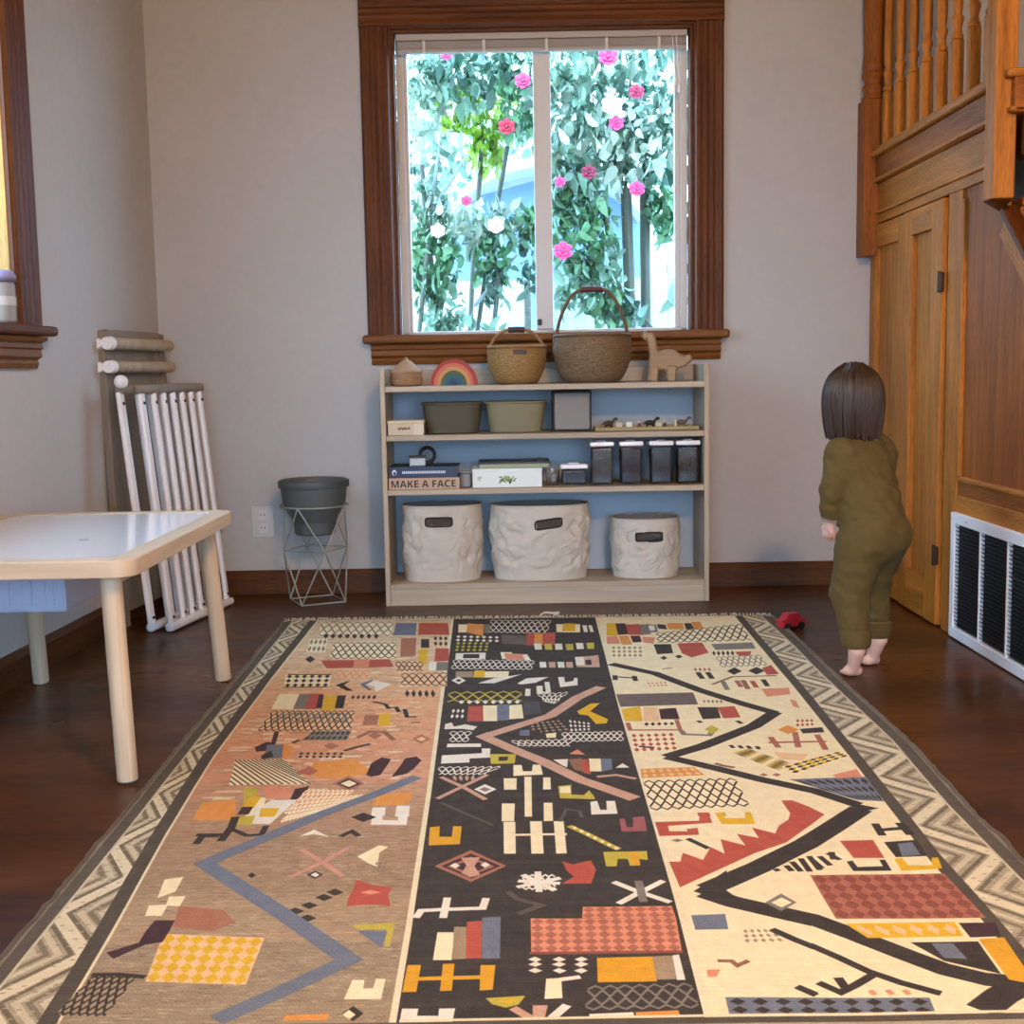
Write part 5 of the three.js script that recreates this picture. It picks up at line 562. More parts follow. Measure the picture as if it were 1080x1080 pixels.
{
  const RW = 1.80, RL = 3.02, S = 2048, sx = S / (RW * 1000), sy = S / (RL * 1000);
  const lerpTab = (tab, v) => { for (let i = 1; i < tab.length; i++) if (v <= tab[i][0]) { const [a, b] = [tab[i - 1], tab[i]], t = Math.max(0, (v - a[0]) / (b[0] - a[0])); return a[1] + (b[1] - a[1]) * t; } return tab[tab.length - 1][1]; };
  const outL = [[0, 26], [594, 36], [1460, 52], [2207, 68], [3020, 76]], outR = [[0, 1740], [600, 1748], [1000, 1746], [1617, 1755], [2057, 1734], [3020, 1732]];
  const inL = [[0, 132], [927, 132], [1674, 141], [2140, 166], [2562, 197], [3020, 222]], inR = [[0, 1622], [1229, 1607], [1848, 1593], [2292, 1580], [3020, 1584]];
  const mdL = [[0, 625], [1217, 653], [1952, 670], [2562, 681], [3020, 685]], mdR = [[0, 1130], [1337, 1114], [2029, 1112], [2473, 1109], [3020, 1098]];
  const far = (x) => 74 + (x / 1800) * 52, NEAR = 2990;
  const tex = ctex(S, S, (c) => {
    c.scale(sx, sy);
    const strip = (A, B, y0, y1, col) => { c.fillStyle = col; c.beginPath(); for (let y = y0; y <= y1; y += 40) c.lineTo(lerpTab(A, y), y); for (let y = y1; y >= y0; y -= 40) c.lineTo(lerpTab(B, y), y); c.closePath(); c.fill(); };
    const off = (T, d) => T.map(([a, b]) => [a, b + d]);
    c.fillStyle = '#8f836c'; c.fillRect(0, 0, 1800, 3020);
    // grey border with chevrons
    const border = (A, B, dir, ph) => {
      strip(A, B, 0, 3020, '#a89a7d');
      c.save(); c.beginPath(); for (let y = 0; y <= 3020; y += 60) c.lineTo(lerpTab(A, y), y); for (let y = 3020; y >= 0; y -= 60) c.lineTo(lerpTab(B, y), y); c.closePath(); c.clip();
      const X = (t, y) => { const p = lerpTab(A, y), q = lerpTab(B, y); return dir > 0 ? p + (q - p) * t : q + (p - q) * t; };
      const zig = (d, col, w) => { c.strokeStyle = col; c.lineWidth = w; c.lineJoin = 'miter'; c.beginPath(); for (let k = -2; k < 24; k++) { const y = ph + k * 145; c.lineTo(X((k % 2 ? 0.02 : 0.98) + d, y), y); } c.stroke(); };
      zig(0, '#dccfac', 24); zig(0.22, '#6f644e', 8); zig(-0.22, '#6f644e', 8); zig(0.42, '#c9bd9b', 11); zig(-0.42, '#c9bd9b', 11); zig(0.6, '#7f735b', 9); zig(-0.6, '#7f735b', 9); zig(0.8, '#cdc19f', 10); zig(-0.8, '#c4b895', 10);
      for (let i = 0; i < 900; i++) { const y = ((i * 7919) % 3020), t = ((i * 104729) % 1000) / 1000; c.fillStyle = i % 2 ? 'rgba(110,99,78,0.5)' : 'rgba(214,203,172,0.5)'; c.fillRect(X(t, y), y, 7, 4); }
      c.restore();
    };
    border(off(outL, 30), inL, 1, 20); border(inR, off(outR, -34), -1, 130);
    // outer and inner dark stripes
    strip(off(outL, 0), off(outL, 34), 0, 3020, '#5c5345'); strip(off(outR, -38), off(outR, 0), 0, 3020, '#5c5345'); 
    strip(off(outL, 0), off(outL, 9), 0, 3020, '#8c7f6b'); strip(off(outR, -9), off(outR, 0), 0, 3020, '#8c7f6b');
    strip(off(outL, 34), off(outL, 39), 0, 3020, '#c9bd9c'); strip(off(outR, -43), off(outR, -38), 0, 3020, '#c9bd9c');
    // three fields; the dye of the left one changes in bands
    const left = [[0, '#d9c6a0'], [450, '#dcc096'], [850, '#dfb488'], [1200, '#dfa878'], [1500, '#d89a70'], [1800, '#cf9672'], [1980, '#b58e6c'], [2150, '#a58364'], [2350, '#9d8263'], [2500, '#a98e6e'], [2620, '#9a866a'], [3020, '#998668']];
    const hex = (h) => [1, 3, 5].map((i) => parseInt(h.slice(i, i + 2), 16)), C = left.map(([a, h]) => [a, hex(h)]);
    for (let y = 0; y < 3020; y += 6) { const yy = y + noise.noise(y * 0.013, 2.2, 5.1) * 160 + noise.noise(y * 0.11, 7.2, 1.1) * 60; let k = 1; while (k < C.length - 1 && yy > C[k][0]) k++; const t = Math.max(0, Math.min(1, (yy - C[k - 1][0]) / (C[k][0] - C[k - 1][0]))), n = 1 + noise.noise(y * 0.21, 9.1, 3.3) * 0.07; const q = [0, 1, 2].map((i) => Math.round((C[k - 1][1][i] + (C[k][1][i] - C[k - 1][1][i]) * t) * n)); c.fillStyle = `rgb(${q})`; const a = lerpTab(inL, y) + 16; c.fillRect(a, y, lerpTab(mdL, y) - a + 4, 7); }
    // uneven dye lots and flecks knotted into the left field
    for (let i = 0; i < 620; i++) { const y = 110 + rnd() * 1850, x = lerpTab(inL, y) + 25 + rnd() * (lerpTab(mdL, y) - lerpTab(inL, y) - 90), w = 14 + rnd() * 46, h = 6 + rnd() * 12; c.fillStyle = ['rgba(238,222,180,0.55)', 'rgba(232,190,150,0.5)', 'rgba(214,140,104,0.45)', 'rgba(160,138,108,0.4)', 'rgba(240,226,190,0.6)'][i % 5]; c.fillRect(x, y, w, h); }
    for (let i = 0; i < 5200; i++) { const y = 100 + rnd() * 2740, x = lerpTab(inL, y) + 22 + rnd() * (lerpTab(mdL, y) - lerpTab(inL, y) - 34); c.fillStyle = i % 3 ? 'rgba(205,182,148,0.4)' : 'rgba(96,74,54,0.32)'; c.fillRect(x, y, 5 + rnd() * 16, 3); }
    strip(mdL, mdR, 0, 3020, '#3a322a');
    for (let y = 0; y < 3020; y += 7) { const n = noise.noise(y * 0.05, 3.7, 8.1) * 10 + noise.noise(y * 0.5, 1.7, 2.1) * 5; c.fillStyle = `rgba(${n > 0 ? '82,70,54' : '40,40,38'},${Math.min(0.35, Math.abs(n) * 0.035)})`; const a = lerpTab(mdL, y); c.fillRect(a, y, lerpTab(mdR, y) - a, 7); }
    strip(mdR, off(inR, -8), 0, 3020, '#ecdcaf');
    strip(off(inL, -10), off(inL, 16), 0, 3020, '#51483b'); strip(off(inR, -10), off(inR, 16), 0, 3020, '#51483b');
    strip(off(inL, 16), off(inL, 21), 60, 2846, '#e2d3aa'); strip(off(mdL, -7), off(mdL, 3), 0, 3020, '#e6d8b0'); strip(off(mdR, -4), off(mdR, 8), 0, 3020, '#e6d8b0');
    const [pal, els] = RUG;
    const path = (p) => { c.beginPath(); for (let i = 0; i < p.length; i += 2) { const w = 1.6; c.lineTo(p[i] + noise.noise(p[i] * 0.3, p[i + 1] * 0.3, 1) * w, p[i + 1]); } };
    for (const e of els) {
      if (e[0] === 'p') { c.fillStyle = pal[e[1]]; path(e[2]); c.closePath(); c.fill(); }
      else if (e[0] === 'l') { c.strokeStyle = pal[e[1]]; c.lineWidth = e[2]; c.lineJoin = 'miter'; c.miterLimit = 5; c.lineCap = 'butt'; path(e[3]); c.stroke(); }
      else {
        const [, kind, bg, fg, nx, ny, p] = e; const B = (u, v) => [0, 1].map((i) => (p[i] * (1 - u) + p[2 + i] * u) * (1 - v) + (p[6 + i] * (1 - u) + p[4 + i] * u) * v);
        if (bg >= 0) { c.fillStyle = pal[bg]; path(p); c.closePath(); c.fill(); }
        const poly = (...uv) => { c.beginPath(); for (const [u, v] of uv) c.lineTo(...B(u, v)); c.closePath(); c.fill(); };
        c.fillStyle = c.strokeStyle = pal[fg]; const du = 1 / nx, dv = 1 / ny; const s = Math.abs(p[2] - p[0]) / nx;
        if (kind === 'k') { for (let j = 0; j < ny; j++) for (let i = 0; i < nx; i++) { const u = (i + 0.5) * du, v = (j + 0.5) * dv; poly([u - du * 0.47, v], [u - du * 0.08, v - dv * 0.47], [u + du * 0.08, v - dv * 0.47], [u + du * 0.47, v], [u + du * 0.08, v + dv * 0.47], [u - du * 0.08, v + dv * 0.47]); } }
        else if (kind === 'd') { for (let j = 0; j < ny; j++) for (let i = 0; i < nx; i++) { const u = (i + 0.5) * du, v = (j + 0.5) * dv; poly([u - du * 0.36, v], [u, v - dv * 0.42], [u + du * 0.36, v], [u, v + dv * 0.42]); } }
        else if (kind === 'z') { c.lineWidth = Math.max(4, s * 0.2); for (let j = 0; j <= ny; j++) { c.beginPath(); for (let i = 0; i <= nx * 2; i++) c.lineTo(...B(i * du / 2, Math.max(0, Math.min(1, (j + (i % 2 ? 0.42 : -0.42) * (j % 2 ? 1 : -1)) * dv)))); c.stroke(); } }
        else { c.lineWidth = s * 0.42; for (let i = -ny; i < nx; i++) { c.beginPath(); const a = Math.max(0, -i / ny), b = Math.min(1, (nx - i) / ny); if (b <= a) continue; c.moveTo(...B((i + a * ny) * du, a)); c.lineTo(...B((i + b * ny) * du, b)); c.stroke(); } }
      }
    }
    // closing line of the fields and the end border
    c.fillStyle = '#51483b'; c.fillRect(150, 2842, 1470, 16); c.fillStyle = '#e2d3aa'; c.fillRect(690, 2834, 900, 7); c.fillStyle = '#a89a7d'; c.fillRect(60, 2858, 1670, 162);
    c.strokeStyle = '#d6cbab'; c.lineWidth = 14; for (const d of [0, 40, -40]) { c.beginPath(); for (let i = 0; i < 26; i++) c.lineTo(40 + i * 72, (i % 2 ? 2925 : 2975) + d * 0.8); c.strokeStyle = d ? '#7d715a' : '#d6cbab'; c.stroke(); }
    // far end: plain cream band
    c.fillStyle = '#e3d8ba'; c.beginPath(); c.moveTo(0, 60); c.lineTo(1800, 112); c.lineTo(1800, 152); c.lineTo(0, 100); c.closePath(); c.fill();
    // yarn: uneven rows and flecks of the dyed wool
    const im = c.getImageData(0, 0, S, S), d = im.data; let r = 12345;
    for (let y = 0; y < S; y++) { const row = (noise.noise(y * 0.9, 3.1, 0.7)) * 9; for (let x = 0; x < S; x++) { r = (r * 1103515245 + 12345) & 0x7fffffff; const n = row + ((r >> 12) % 19 - 9) * 1.1 + noise.noise(x * 0.05, y * 0.05, 4.4) * 7; const o = (y * S + x) * 4; d[o] += n; d[o + 1] += n; d[o + 2] += n * 0.9; } }
    c.putImageData(im, 0, 0);
  });
  tex.flipY = false; tex.wrapS = tex.wrapT = THREE.ClampToEdgeWrapping;
  const weave = dtex(256, 256, (u, v) => 0.5 + 0.3 * Math.sin(v * Math.PI * 2 * 32) * (0.7 + 0.3 * Math.sin(u * Math.PI * 2 * 16 + Math.floor(v * 64) * 2.1)) + pn(u, v, 20, 20, 2.8) * 0.3, false, [16, 27]);
  const m = mat('#ffffff', 0.95, { map: tex, bumpMap: weave, bumpScale: 0.002 });
  const root = thing('patterned_rug', 'large flatwoven kilim rug in cream, charcoal and peach panels of motifs', 'rug', [-0.86, 0, -4.42]);
  // slab following the slightly uneven selvedges
  const nu = 60, nv = 150, pos = [], uv = [], idx = [], TH = 0.008;
  const edge = (v) => noise.noise(v * 34, 1.7, 4.2) * 0.0045 + noise.noise(v * 110, 8.7, 2.2) * 0.0025;
  const at = (i, j) => { const v = j / nv; let u = i / nu; const yA = far(u * 1800), y = yA + (NEAR - yA) * v; const x0 = lerpTab(outL, y) + edge(v) * 1000, x1 = lerpTab(outR, y) + edge(v + 7) * 1000; return [(x0 + (x1 - x0) * u) / 1000, y / 1000]; };
  for (let j = 0; j <= nv; j++) for (let i = 0; i <= nu; i++) { const [x, z] = at(i, j); const ed = Math.min(i, nu - i, j * 2, (nv - j) * 2); pos.push(x, (ed === 0 ? 0.004 : TH) + noise.noise(x * 5, z * 5, 2) * 0.0012, z); uv.push(x / RW, z / RL); }
  for (let j = 0; j < nv; j++) for (let i = 0; i < nu; i++) { const a = j * (nu + 1) + i, b = a + nu + 1; idx.push(a, b, a + 1, a + 1, b, b + 1); }
  const rim = []; for (let i = 0; i <= nu; i++) rim.push(i); for (let j = 1; j <= nv; j++) rim.push(j * (nu + 1) + nu); for (let i = nu - 1; i >= 0; i--) rim.push(nv * (nu + 1) + i); for (let j = nv - 1; j >= 0; j--) rim.push(j * (nu + 1));
  const b0 = pos.length / 3; for (const k of rim) { pos.push(pos[k * 3], 0.0005, pos[k * 3 + 2]); uv.push(uv[k * 2], uv[k * 2 + 1]); }
  for (let k = 0; k < rim.length - 1; k++) idx.push(rim[k], rim[k + 1], b0 + k, rim[k + 1], b0 + k + 1, b0 + k);
  const g = new THREE.BufferGeometry(); g.setAttribute('position', new THREE.Float32BufferAttribute(pos, 3)); g.setAttribute('uv', new THREE.Float32BufferAttribute(uv, 2)); g.setIndex(idx); g.computeVertexNormals();
  part(root, 'woven_cloth', g, m);
  // knotted cream fringe along the far end, selvedge cords along the sides
  const fr = []; for (let i = 0; i < 150; i++) { const u = (i + 0.5) / 150, [x, z] = at(u * nu, 0); const l = rr(0.012, 0.03), s = rr(-0.012, 0.012); fr.push(tube([[x, 0.006, z + 0.004], [x + s * 0.4, 0.009, z - l * 0.5], [x + s, 0.004, z - l]], 0.0028, 5, 5)); }
  const f = part(root, 'fringe', merge(fr), mat('#d9cfb4', 0.95)); f.userData.kind = 'stuff';
  for (const side of [0, nu]) { const pts = []; for (let j = 0; j <= nv; j++) { const [x, z] = at(side, j); pts.push([x + (rnd() - 0.5) * 0.004, 0.005, z]); } part(root, 'selvedge_cord', tube(pts, 0.0045, 420, 6), mat('#8a7c68', 0.95, { bumpMap: weave, bumpScale: 0.002 })); }
  const kn = part(root, 'fringe_knot', tube([[0.93, 0.006, 0.085], [0.95, 0.014, 0.06], [0.98, 0.01, 0.05], [1.0, 0.014, 0.065], [0.985, 0.01, 0.085]], 0.004, 24, 6), mat('#d9cfb4', 0.95));
}
// ================================================================== THE CHILD
// surface nets: a closed mesh of the zero level of f
function nets(f, mn, mx, cell) {
  const n = [0, 1, 2].map((k) => Math.ceil((mx[k] - mn[k]) / cell) + 1), F = new Float32Array(n[0] * n[1] * n[2]); const id = (i, j, k) => i + n[0] * (j + n[1] * k);
  for (let k = 0; k < n[2]; k++) for (let j = 0; j < n[1]; j++) for (let i = 0; i < n[0]; i++) F[id(i, j, k)] = f(mn[0] + i * cell, mn[1] + j * cell, mn[2] + k * cell);
  const vid = new Int32Array(F.length).fill(-1), pos = [], idx = [];
  for (let k = 0; k < n[2] - 1; k++) for (let j = 0; j < n[1] - 1; j++) for (let i = 0; i < n[0] - 1; i++) {
    let s = 0, c = 0, sx = 0, sy = 0, sz = 0; const v = []; for (let q = 0; q < 8; q++) { const val = F[id(i + (q & 1), j + ((q >> 1) & 1), k + (q >> 2))]; v.push(val); if (val < 0) s++; }
    if (s === 0 || s === 8) continue;
    for (let a = 0; a < 8; a++) for (const bit of [1, 2, 4]) if (!(a & bit)) { const b = a | bit; if ((v[a] < 0) !== (v[b] < 0)) { const t = v[a] / (v[a] - v[b]); sx += (a & 1) + (bit === 1 ? t : 0); sy += ((a >> 1) & 1) + (bit === 2 ? t : 0); sz += (a >> 2) + (bit === 4 ? t : 0); c++; } }
    vid[id(i, j, k)] = pos.length / 3; pos.push(mn[0] + (i + sx / c) * cell, mn[1] + (j + sy / c) * cell, mn[2] + (k + sz / c) * cell);
  }
  const quad = (a, b, c, d, flip) => { if (a < 0 || b < 0 || c < 0 || d < 0) return; flip ? idx.push(a, c, b, b, c, d) : idx.push(a, b, c, b, d, c); };
  for (let k = 1; k < n[2] - 1; k++) for (let j = 1; j < n[1] - 1; j++) for (let i = 1; i < n[0] - 1; i++) {
    const a = F[id(i, j, k)] < 0;
    if (a !== F[id(i + 1, j, k)] < 0) quad(vid[id(i, j - 1, k - 1)], vid[id(i, j, k - 1)], vid[id(i, j - 1, k)], vid[id(i, j, k)], !a);
    if (a !== F[id(i, j + 1, k)] < 0) quad(vid[id(i - 1, j, k - 1)], vid[id(i, j, k - 1)], vid[id(i - 1, j, k)], vid[id(i, j, k)], a);
    if (a !== F[id(i, j, k + 1)] < 0) quad(vid[id(i - 1, j - 1, k)], vid[id(i, j - 1, k)], vid[id(i - 1, j, k)], vid[id(i, j, k)], !a);
  }
  const g = new THREE.BufferGeometry(); g.setAttribute('position', new THREE.Float32BufferAttribute(pos, 3)); g.setIndex(idx); g.computeVertexNormals();
  const nr = g.attributes.normal, e = cell * 0.5; for (let q = 0; q < nr.count; q++) { const x = pos[q * 3], y = pos[q * 3 + 1], z = pos[q * 3 + 2]; const w = V(f(x + e, y, z) - f(x - e, y, z), f(x, y + e, z) - f(x, y - e, z), f(x, y, z + e) - f(x, y, z - e)).normalize(); nr.setXYZ(q, w.x, w.y, w.z); }
  return g;
}
{
  // local frame: a forward, b to the child's left, y up
  const A = 30 * D, fw = [-Math.sin(A), -Math.cos(A)], lf = [-Math.cos(A), Math.sin(A)];
  const P = (a, b, y) => [fw[0] * a + lf[0] * b, y, fw[1] * a + lf[1] * b];
  const cap = (p, q, r0, r1) => { const d = [q[0] - p[0], q[1] - p[1], q[2] - p[2]], L = d[0] * d[0] + d[1] * d[1] + d[2] * d[2] || 1e-9; return (x, y, z) => { let t = ((x - p[0]) * d[0] + (y - p[1]) * d[1] + (z - p[2]) * d[2]) / L; t = t < 0 ? 0 : t > 1 ? 1 : t; return Math.hypot(x - p[0] - d[0] * t, y - p[1] - d[1] * t, z - p[2] - d[2] * t) - r0 - (r1 - r0) * t; }; };
  const smin = (a, b, k) => { const h = Math.max(0, k - Math.abs(a - b)) / k; return Math.min(a, b) - h * h * k * 0.25; };
  const uni = (fs, k) => (x, y, z) => { let v = 1e9; for (const f of fs) v = smin(v, f(x, y, z), k); return v; };
  const ell = (c, ra, rb, ry, grow = 0) => (x, y, z) => { const dx = x - c[0], dz = z - c[2], a = (dx * fw[0] + dz * fw[1]) / (ra + grow), b = (dx * lf[0] + dz * lf[1]) / (rb + grow), h = (y - c[1]) / (ry + grow); const k = Math.hypot(a, b, h); return (k - 1) * Math.min(ra, rb, ry); };
  // joints
  const neck0 = P(0.025, 0, 0.645), neck1 = P(0.04, 0.004, 0.70), head = P(0.05, 0.012, 0.778);
  const sh = { L: P(0.03, 0.072, 0.627), R: P(0.03, -0.072, 0.627) }, el = { L: P(0.035, 0.094, 0.53), R: P(0.06, -0.095, 0.54) }, wr = { L: P(0.062, 0.08, 0.44), R: P(0.125, -0.07, 0.475) };
  const hip = { L: P(-0.02, 0.042, 0.375), R: P(-0.012, -0.042, 0.375) }, kn = { L: P(0.014, 0.047, 0.245), R: P(0.055, -0.07, 0.245) }, an = { L: P(-0.012, 0.05, 0.108), R: P(0.05, -0.095, 0.112) };
  const chestL = P(0.03, 0.038, 0.585), chestR = P(0.03, -0.038, 0.585), waist = P(0.0, 0, 0.49), pelv = P(-0.025, 0, 0.405);
  const torso = (g) => [cap(chestL, chestR, 0.058 + g, 0.058 + g), cap(P(0.028, 0, 0.6), waist, 0.06 + g, 0.07 + g), cap(waist, pelv, 0.07 + g, 0.078 + g), cap(sh.L, sh.R, 0.034 + g, 0.034 + g)];
  const seat = (g) => [cap(P(-0.043, 0.03, 0.405), P(-0.043, -0.03, 0.405), 0.055 + g, 0.055 + g)];
  const arm = (s, g) => [cap(sh[s], el[s], 0.03 + g, 0.025 + g), cap(el[s], wr[s], 0.025 + g, 0.017 + g)];
  const leg = (s, g) => [cap(hip[s], kn[s], 0.057 + g, 0.038 + g), cap(kn[s], an[s], 0.038 + g, 0.024 + g)];
  // left hand hangs, right hand reaches forward; five fingers each
  const hand = (s) => { const w = wr[s], side = s === 'L' ? 1 : -1; const dir = s === 'L' ? P(0.012, -0.006, -0.04) : P(0.035, 0.008, -0.02); const L = Math.hypot(...dir), u = dir.map((v) => v / L), ac = P(1, 0, 0), q = (k, f, t) => [w[0] + u[0] * k + ac[0] * f + lf[0] * t, w[1] + u[1] * k + (ac[1] || 0) * f, w[2] + u[2] * k + ac[2] * f + lf[1] * t];
    const fs = [cap(q(0, 0, 0), q(0.018, 0, 0), 0.014, 0.013), cap(q(0.018, -0.008, 0), q(0.034, -0.011, 0), 0.0095, 0.0085), cap(q(0.018, 0.006, 0), q(0.034, 0.01, 0), 0.0095, 0.0085)];
    const fl = [0.024, 0.029, 0.031, 0.027]; for (let i = 0; i < 4; i++) { const f = -0.0165 + i * 0.011, k = fl[i], t = -side * 0.006; fs.push(cap(q(0.034, f, 0), q(0.034 + k * 0.5, f * 1.12, t * 0.5), 0.0054, 0.005)); fs.push(cap(q(0.034 + k * 0.5, f * 1.12, t * 0.5), q(0.034 + k, f * 1.12, t * 1.8), 0.005, 0.0043)); }
    fs.push(cap(q(0.012, 0.012, 0), q(0.026, 0.024, -side * 0.004), 0.0068, 0.006)); fs.push(cap(q(0.026, 0.024, -side * 0.004), q(0.04, 0.027, -side * 0.009), 0.006, 0.005)); return fs; };
  const foot = (s) => { const a = an[s], sd = s === 'L' ? 1 : -1; const fa = (s === 'L' ? 6 : 22) * D, u = [-Math.sin(fa), -Math.cos(fa)], w = [-Math.cos(fa), Math.sin(fa)]; const q = (f, t, y) => [a[0] + u[0] * f + w[0] * t, y, a[2] + u[1] * f + w[1] * t]; const fs = [cap(a, q(-0.008, 0, 0.085), 0.024, 0.022), cap(q(-0.012, 0, 0.082), q(0.016, 0, 0.026), 0.022, 0.015), cap(a, q(0.026, 0, 0.032), 0.02, 0.012), cap(q(0.022, 0.012, 0.017), q(0.024, -0.013, 0.017), 0.0145, 0.0155)]; for (let i = 0; i < 5; i++) { const t = sd * (0.021 - i * 0.01); fs.push(cap(q(0.028, t, 0.013), q(0.047 + i * 0.0025, t * 1.05, 0.0085), 0.0066 + i * 0.0004, 0.006 + (i === 4 ? 0.0025 : 0))); } return fs; };
  const G = thing('person', 'small child in olive green top and trousers standing barefoot by the cupboard door', 'person', [0.972, 0, -3.445]);
  const skinF = uni([...torso(-0.004), ...seat(-0.006), ...arm('L', 0), ...arm('R', 0), ...leg('L', 0), ...leg('R', 0), cap(neck0, neck1, 0.03, 0.028)], 0.025);
  const hF = P(1, 0, 0); const at = (f, b, y) => [head[0] + fw[0] * f + lf[0] * b, head[1] + y, head[2] + fw[1] * f + lf[1] * b];
  const headF = uni([ell(head, 0.078, 0.068, 0.088), cap(at(0.035, 0, -0.045), at(0.045, 0, -0.06), 0.03, 0.022), cap(at(0.04, 0.025, -0.035), at(0.04, -0.025, -0.035), 0.032, 0.032), cap(at(0.075, 0, 0.002), at(0.084, 0, -0.018), 0.006, 0.009), cap(at(0.072, 0, -0.042), at(0.076, 0, -0.046), 0.008, 0.008), cap(at(0.012, 0.066, -0.012), at(0.008, 0.069, 0.004), 0.008, 0.01), cap(at(0.012, -0.066, -0.012), at(0.008, -0.069, 0.004), 0.008, 0.01), cap(at(-0.01, 0, -0.07), neck1, 0.03, 0.03)], 0.02);
  const bx0 = [-0.22, -0.01, -0.22], bx1 = [0.2, 0.72, 0.2];
  const gs = [nets((x, y, z) => Math.max(skinF(x, y, z), 0.085 - y), bx0, bx1, 0.0085), nets(headF, [head[0] - 0.12, 0.64, head[2] - 0.12], [head[0] + 0.12, 0.9, head[2] + 0.12], 0.004)];
  for (const s of ['L', 'R']) { const h = uni(hand(s), 0.006), w = wr[s]; gs.push(nets(h, [w[0] - 0.09, w[1] - 0.09, w[2] - 0.09], [w[0] + 0.09, w[1] + 0.04, w[2] + 0.09], 0.0024)); const ft = uni(foot(s), 0.008), a = an[s]; gs.push(nets((x, y, z) => Math.max(ft(x, y, z), 0.0015 - y), [a[0] - 0.1, -0.005, a[2] - 0.12], [a[0] + 0.1, 0.14, a[2] + 0.1], 0.0028)); }
  part(G, 'body', merge(gs), M.skin);
  // clothing
  const fold = (x, y, z, k) => noise.noise(x * 26, y * 34 + x * 12, z * 26) * 0.006 * k + noise.noise(x * 60, y * 50, z * 60) * 0.0022 * k;
  const sF0 = uni([...torso(0.012)], 0.03), sA = uni([...arm('L', 0.0115), ...arm('R', 0.0115)], 0.012);
  const cuffCut = (s) => { const w = wr[s], e = el[s], d = [w[0] - e[0], w[1] - e[1], w[2] - e[2]], L = Math.hypot(...d); return (x, y, z) => ((x - w[0]) * d[0] + (y - w[1]) * d[1] + (z - w[2]) * d[2]) / L + 0.004; };
  const cL = cuffCut('L'), cR = cuffCut('R'), armL = uni(arm('L', 0.0115), 0.012), armR = uni(arm('R', 0.0115), 0.012);
  const shirtF = (x, y, z) => { const hem = 0.432 + 0.012 * Math.sin(x * 30) - y; const t = Math.max(sF0(x, y, z) - 0.003 * Math.max(0, Math.min(1, (0.5 - y) * 18)) , hem); const a = Math.min(Math.max(armL(x, y, z), cL(x, y, z)), Math.max(armR(x, y, z), cR(x, y, z))); let v = smin(t, a, 0.007); const dn = Math.hypot(x - neck1[0], z - neck1[2]); v = Math.max(v, y - 0.675, -(Math.hypot(dn - 0.0) - 0.036) - Math.max(0, 0.668 - y) * 6); return v + fold(x, y, z, 1) + 0.003 * Math.max(0, Math.sin(y * 150 + x * 26 + z * 18)) * Math.max(0, 1 - Math.abs(y - 0.465) * 18); };
  const olive = mat('#56451b', 0.92, { bumpMap: clothBump, bumpScale: 0.0005 });
  const planUV = (g) => { const p = g.attributes.position, u = new Float32Array(p.count * 2); for (let i = 0; i < p.count; i++) { u[2 * i] = p.getX(i) + p.getZ(i); u[2 * i + 1] = p.getY(i); } g.setAttribute('uv', new THREE.BufferAttribute(u, 2)); return g; };
  part(G, 'jumper', planUV(nets(shirtF, [-0.22, 0.38, -0.22], [0.2, 0.71, 0.2], 0.0052)), olive, null, null, 'olive long-sleeved top');
  const pF0 = uni([...torso(0.008).slice(2, 3), ...seat(0.012), ...leg('L', 0.014), ...leg('R', 0.014)], 0.022);
  const pantF = (x, y, z) => { const cuff = y < 0.145 ? (y < 0.138 ? -0.004 : 0.002) : 0; return Math.max(pF0(x, y, z) + cuff + fold(x, y, z, 0.8) * (y > 0.15 ? 1 : 0.3), 0.088 - y, y - 0.47); };
  part(G, 'trousers', planUV(nets(pantF, [-0.2, 0.06, -0.2], [0.2, 0.49, 0.2], 0.005)), olive, null, null, 'olive trousers with ribbed ankle cuffs');
  const cuffG = []; { const d = cL; const w = wr.L, e = el.L; cuffG.push(bar([w[0] + (e[0] - w[0]) * 0.02, w[1] + (e[1] - w[1]) * 0.02, w[2] + (e[2] - w[2]) * 0.02], [w[0] + (e[0] - w[0]) * 0.1, w[1] + (e[1] - w[1]) * 0.1, w[2] + (e[2] - w[2]) * 0.1], 0.026, 0.027, 24)); }
  part(G, 'sleeve_cuff', cuffG[0], mat('#8a8076', 0.9), null, null, 'pale turned sleeve cuff');
  // bobbed hair: cap over the skull, longer toward the nape, face left free
  const hairF = (x, y, z) => { const dx = x - head[0], dz = z - head[2], f = dx * fw[0] + dz * fw[1], b = dx * lf[0] + dz * lf[1], h = y - head[1]; const ang = Math.atan2(b, -f); const strand = Math.sin(ang * 34 + h * 24 + noise.noise(ang * 3, h * 14, 2) * 4) * 0.0022 + noise.noise(ang * 8, h * 10, 5) * 0.005;
    const top = ell(head, 0.084, 0.076, 0.098)(x, y, z); const kk = Math.max(0, -h); const lowR = 0.076 + 0.007 * Math.sin(Math.min(1, kk / 0.09) * 2.4); const drum = Math.max(Math.hypot(f * 0.98 + 0.001 + kk * 0.03, b * 1.06) - lowR + kk * 0.1, h - 0.01, -h - 0.098 - 0.012 * Math.sin(ang * 9) - 0.008 * Math.sin(ang * 23)); let v = smin(top, drum, 0.012);
    const face = Math.max(0.03 + Math.max(0, -h) * 0.1 - f, h - 0.045); v = Math.max(v, -face - 0.0); const core = ell(head, 0.07, 0.062, 0.082)(x, y, z); return Math.max(v + strand, Math.min(-core, 1)); };
  const hairM = mat('#21170f', 0.5); part(G, 'hair', nets(hairF, [head[0] - 0.13, 0.63, head[2] - 0.13], [head[0] + 0.13, 0.9, head[2] + 0.13], 0.0042), hairM, null, null, 'dark brown bobbed hair');
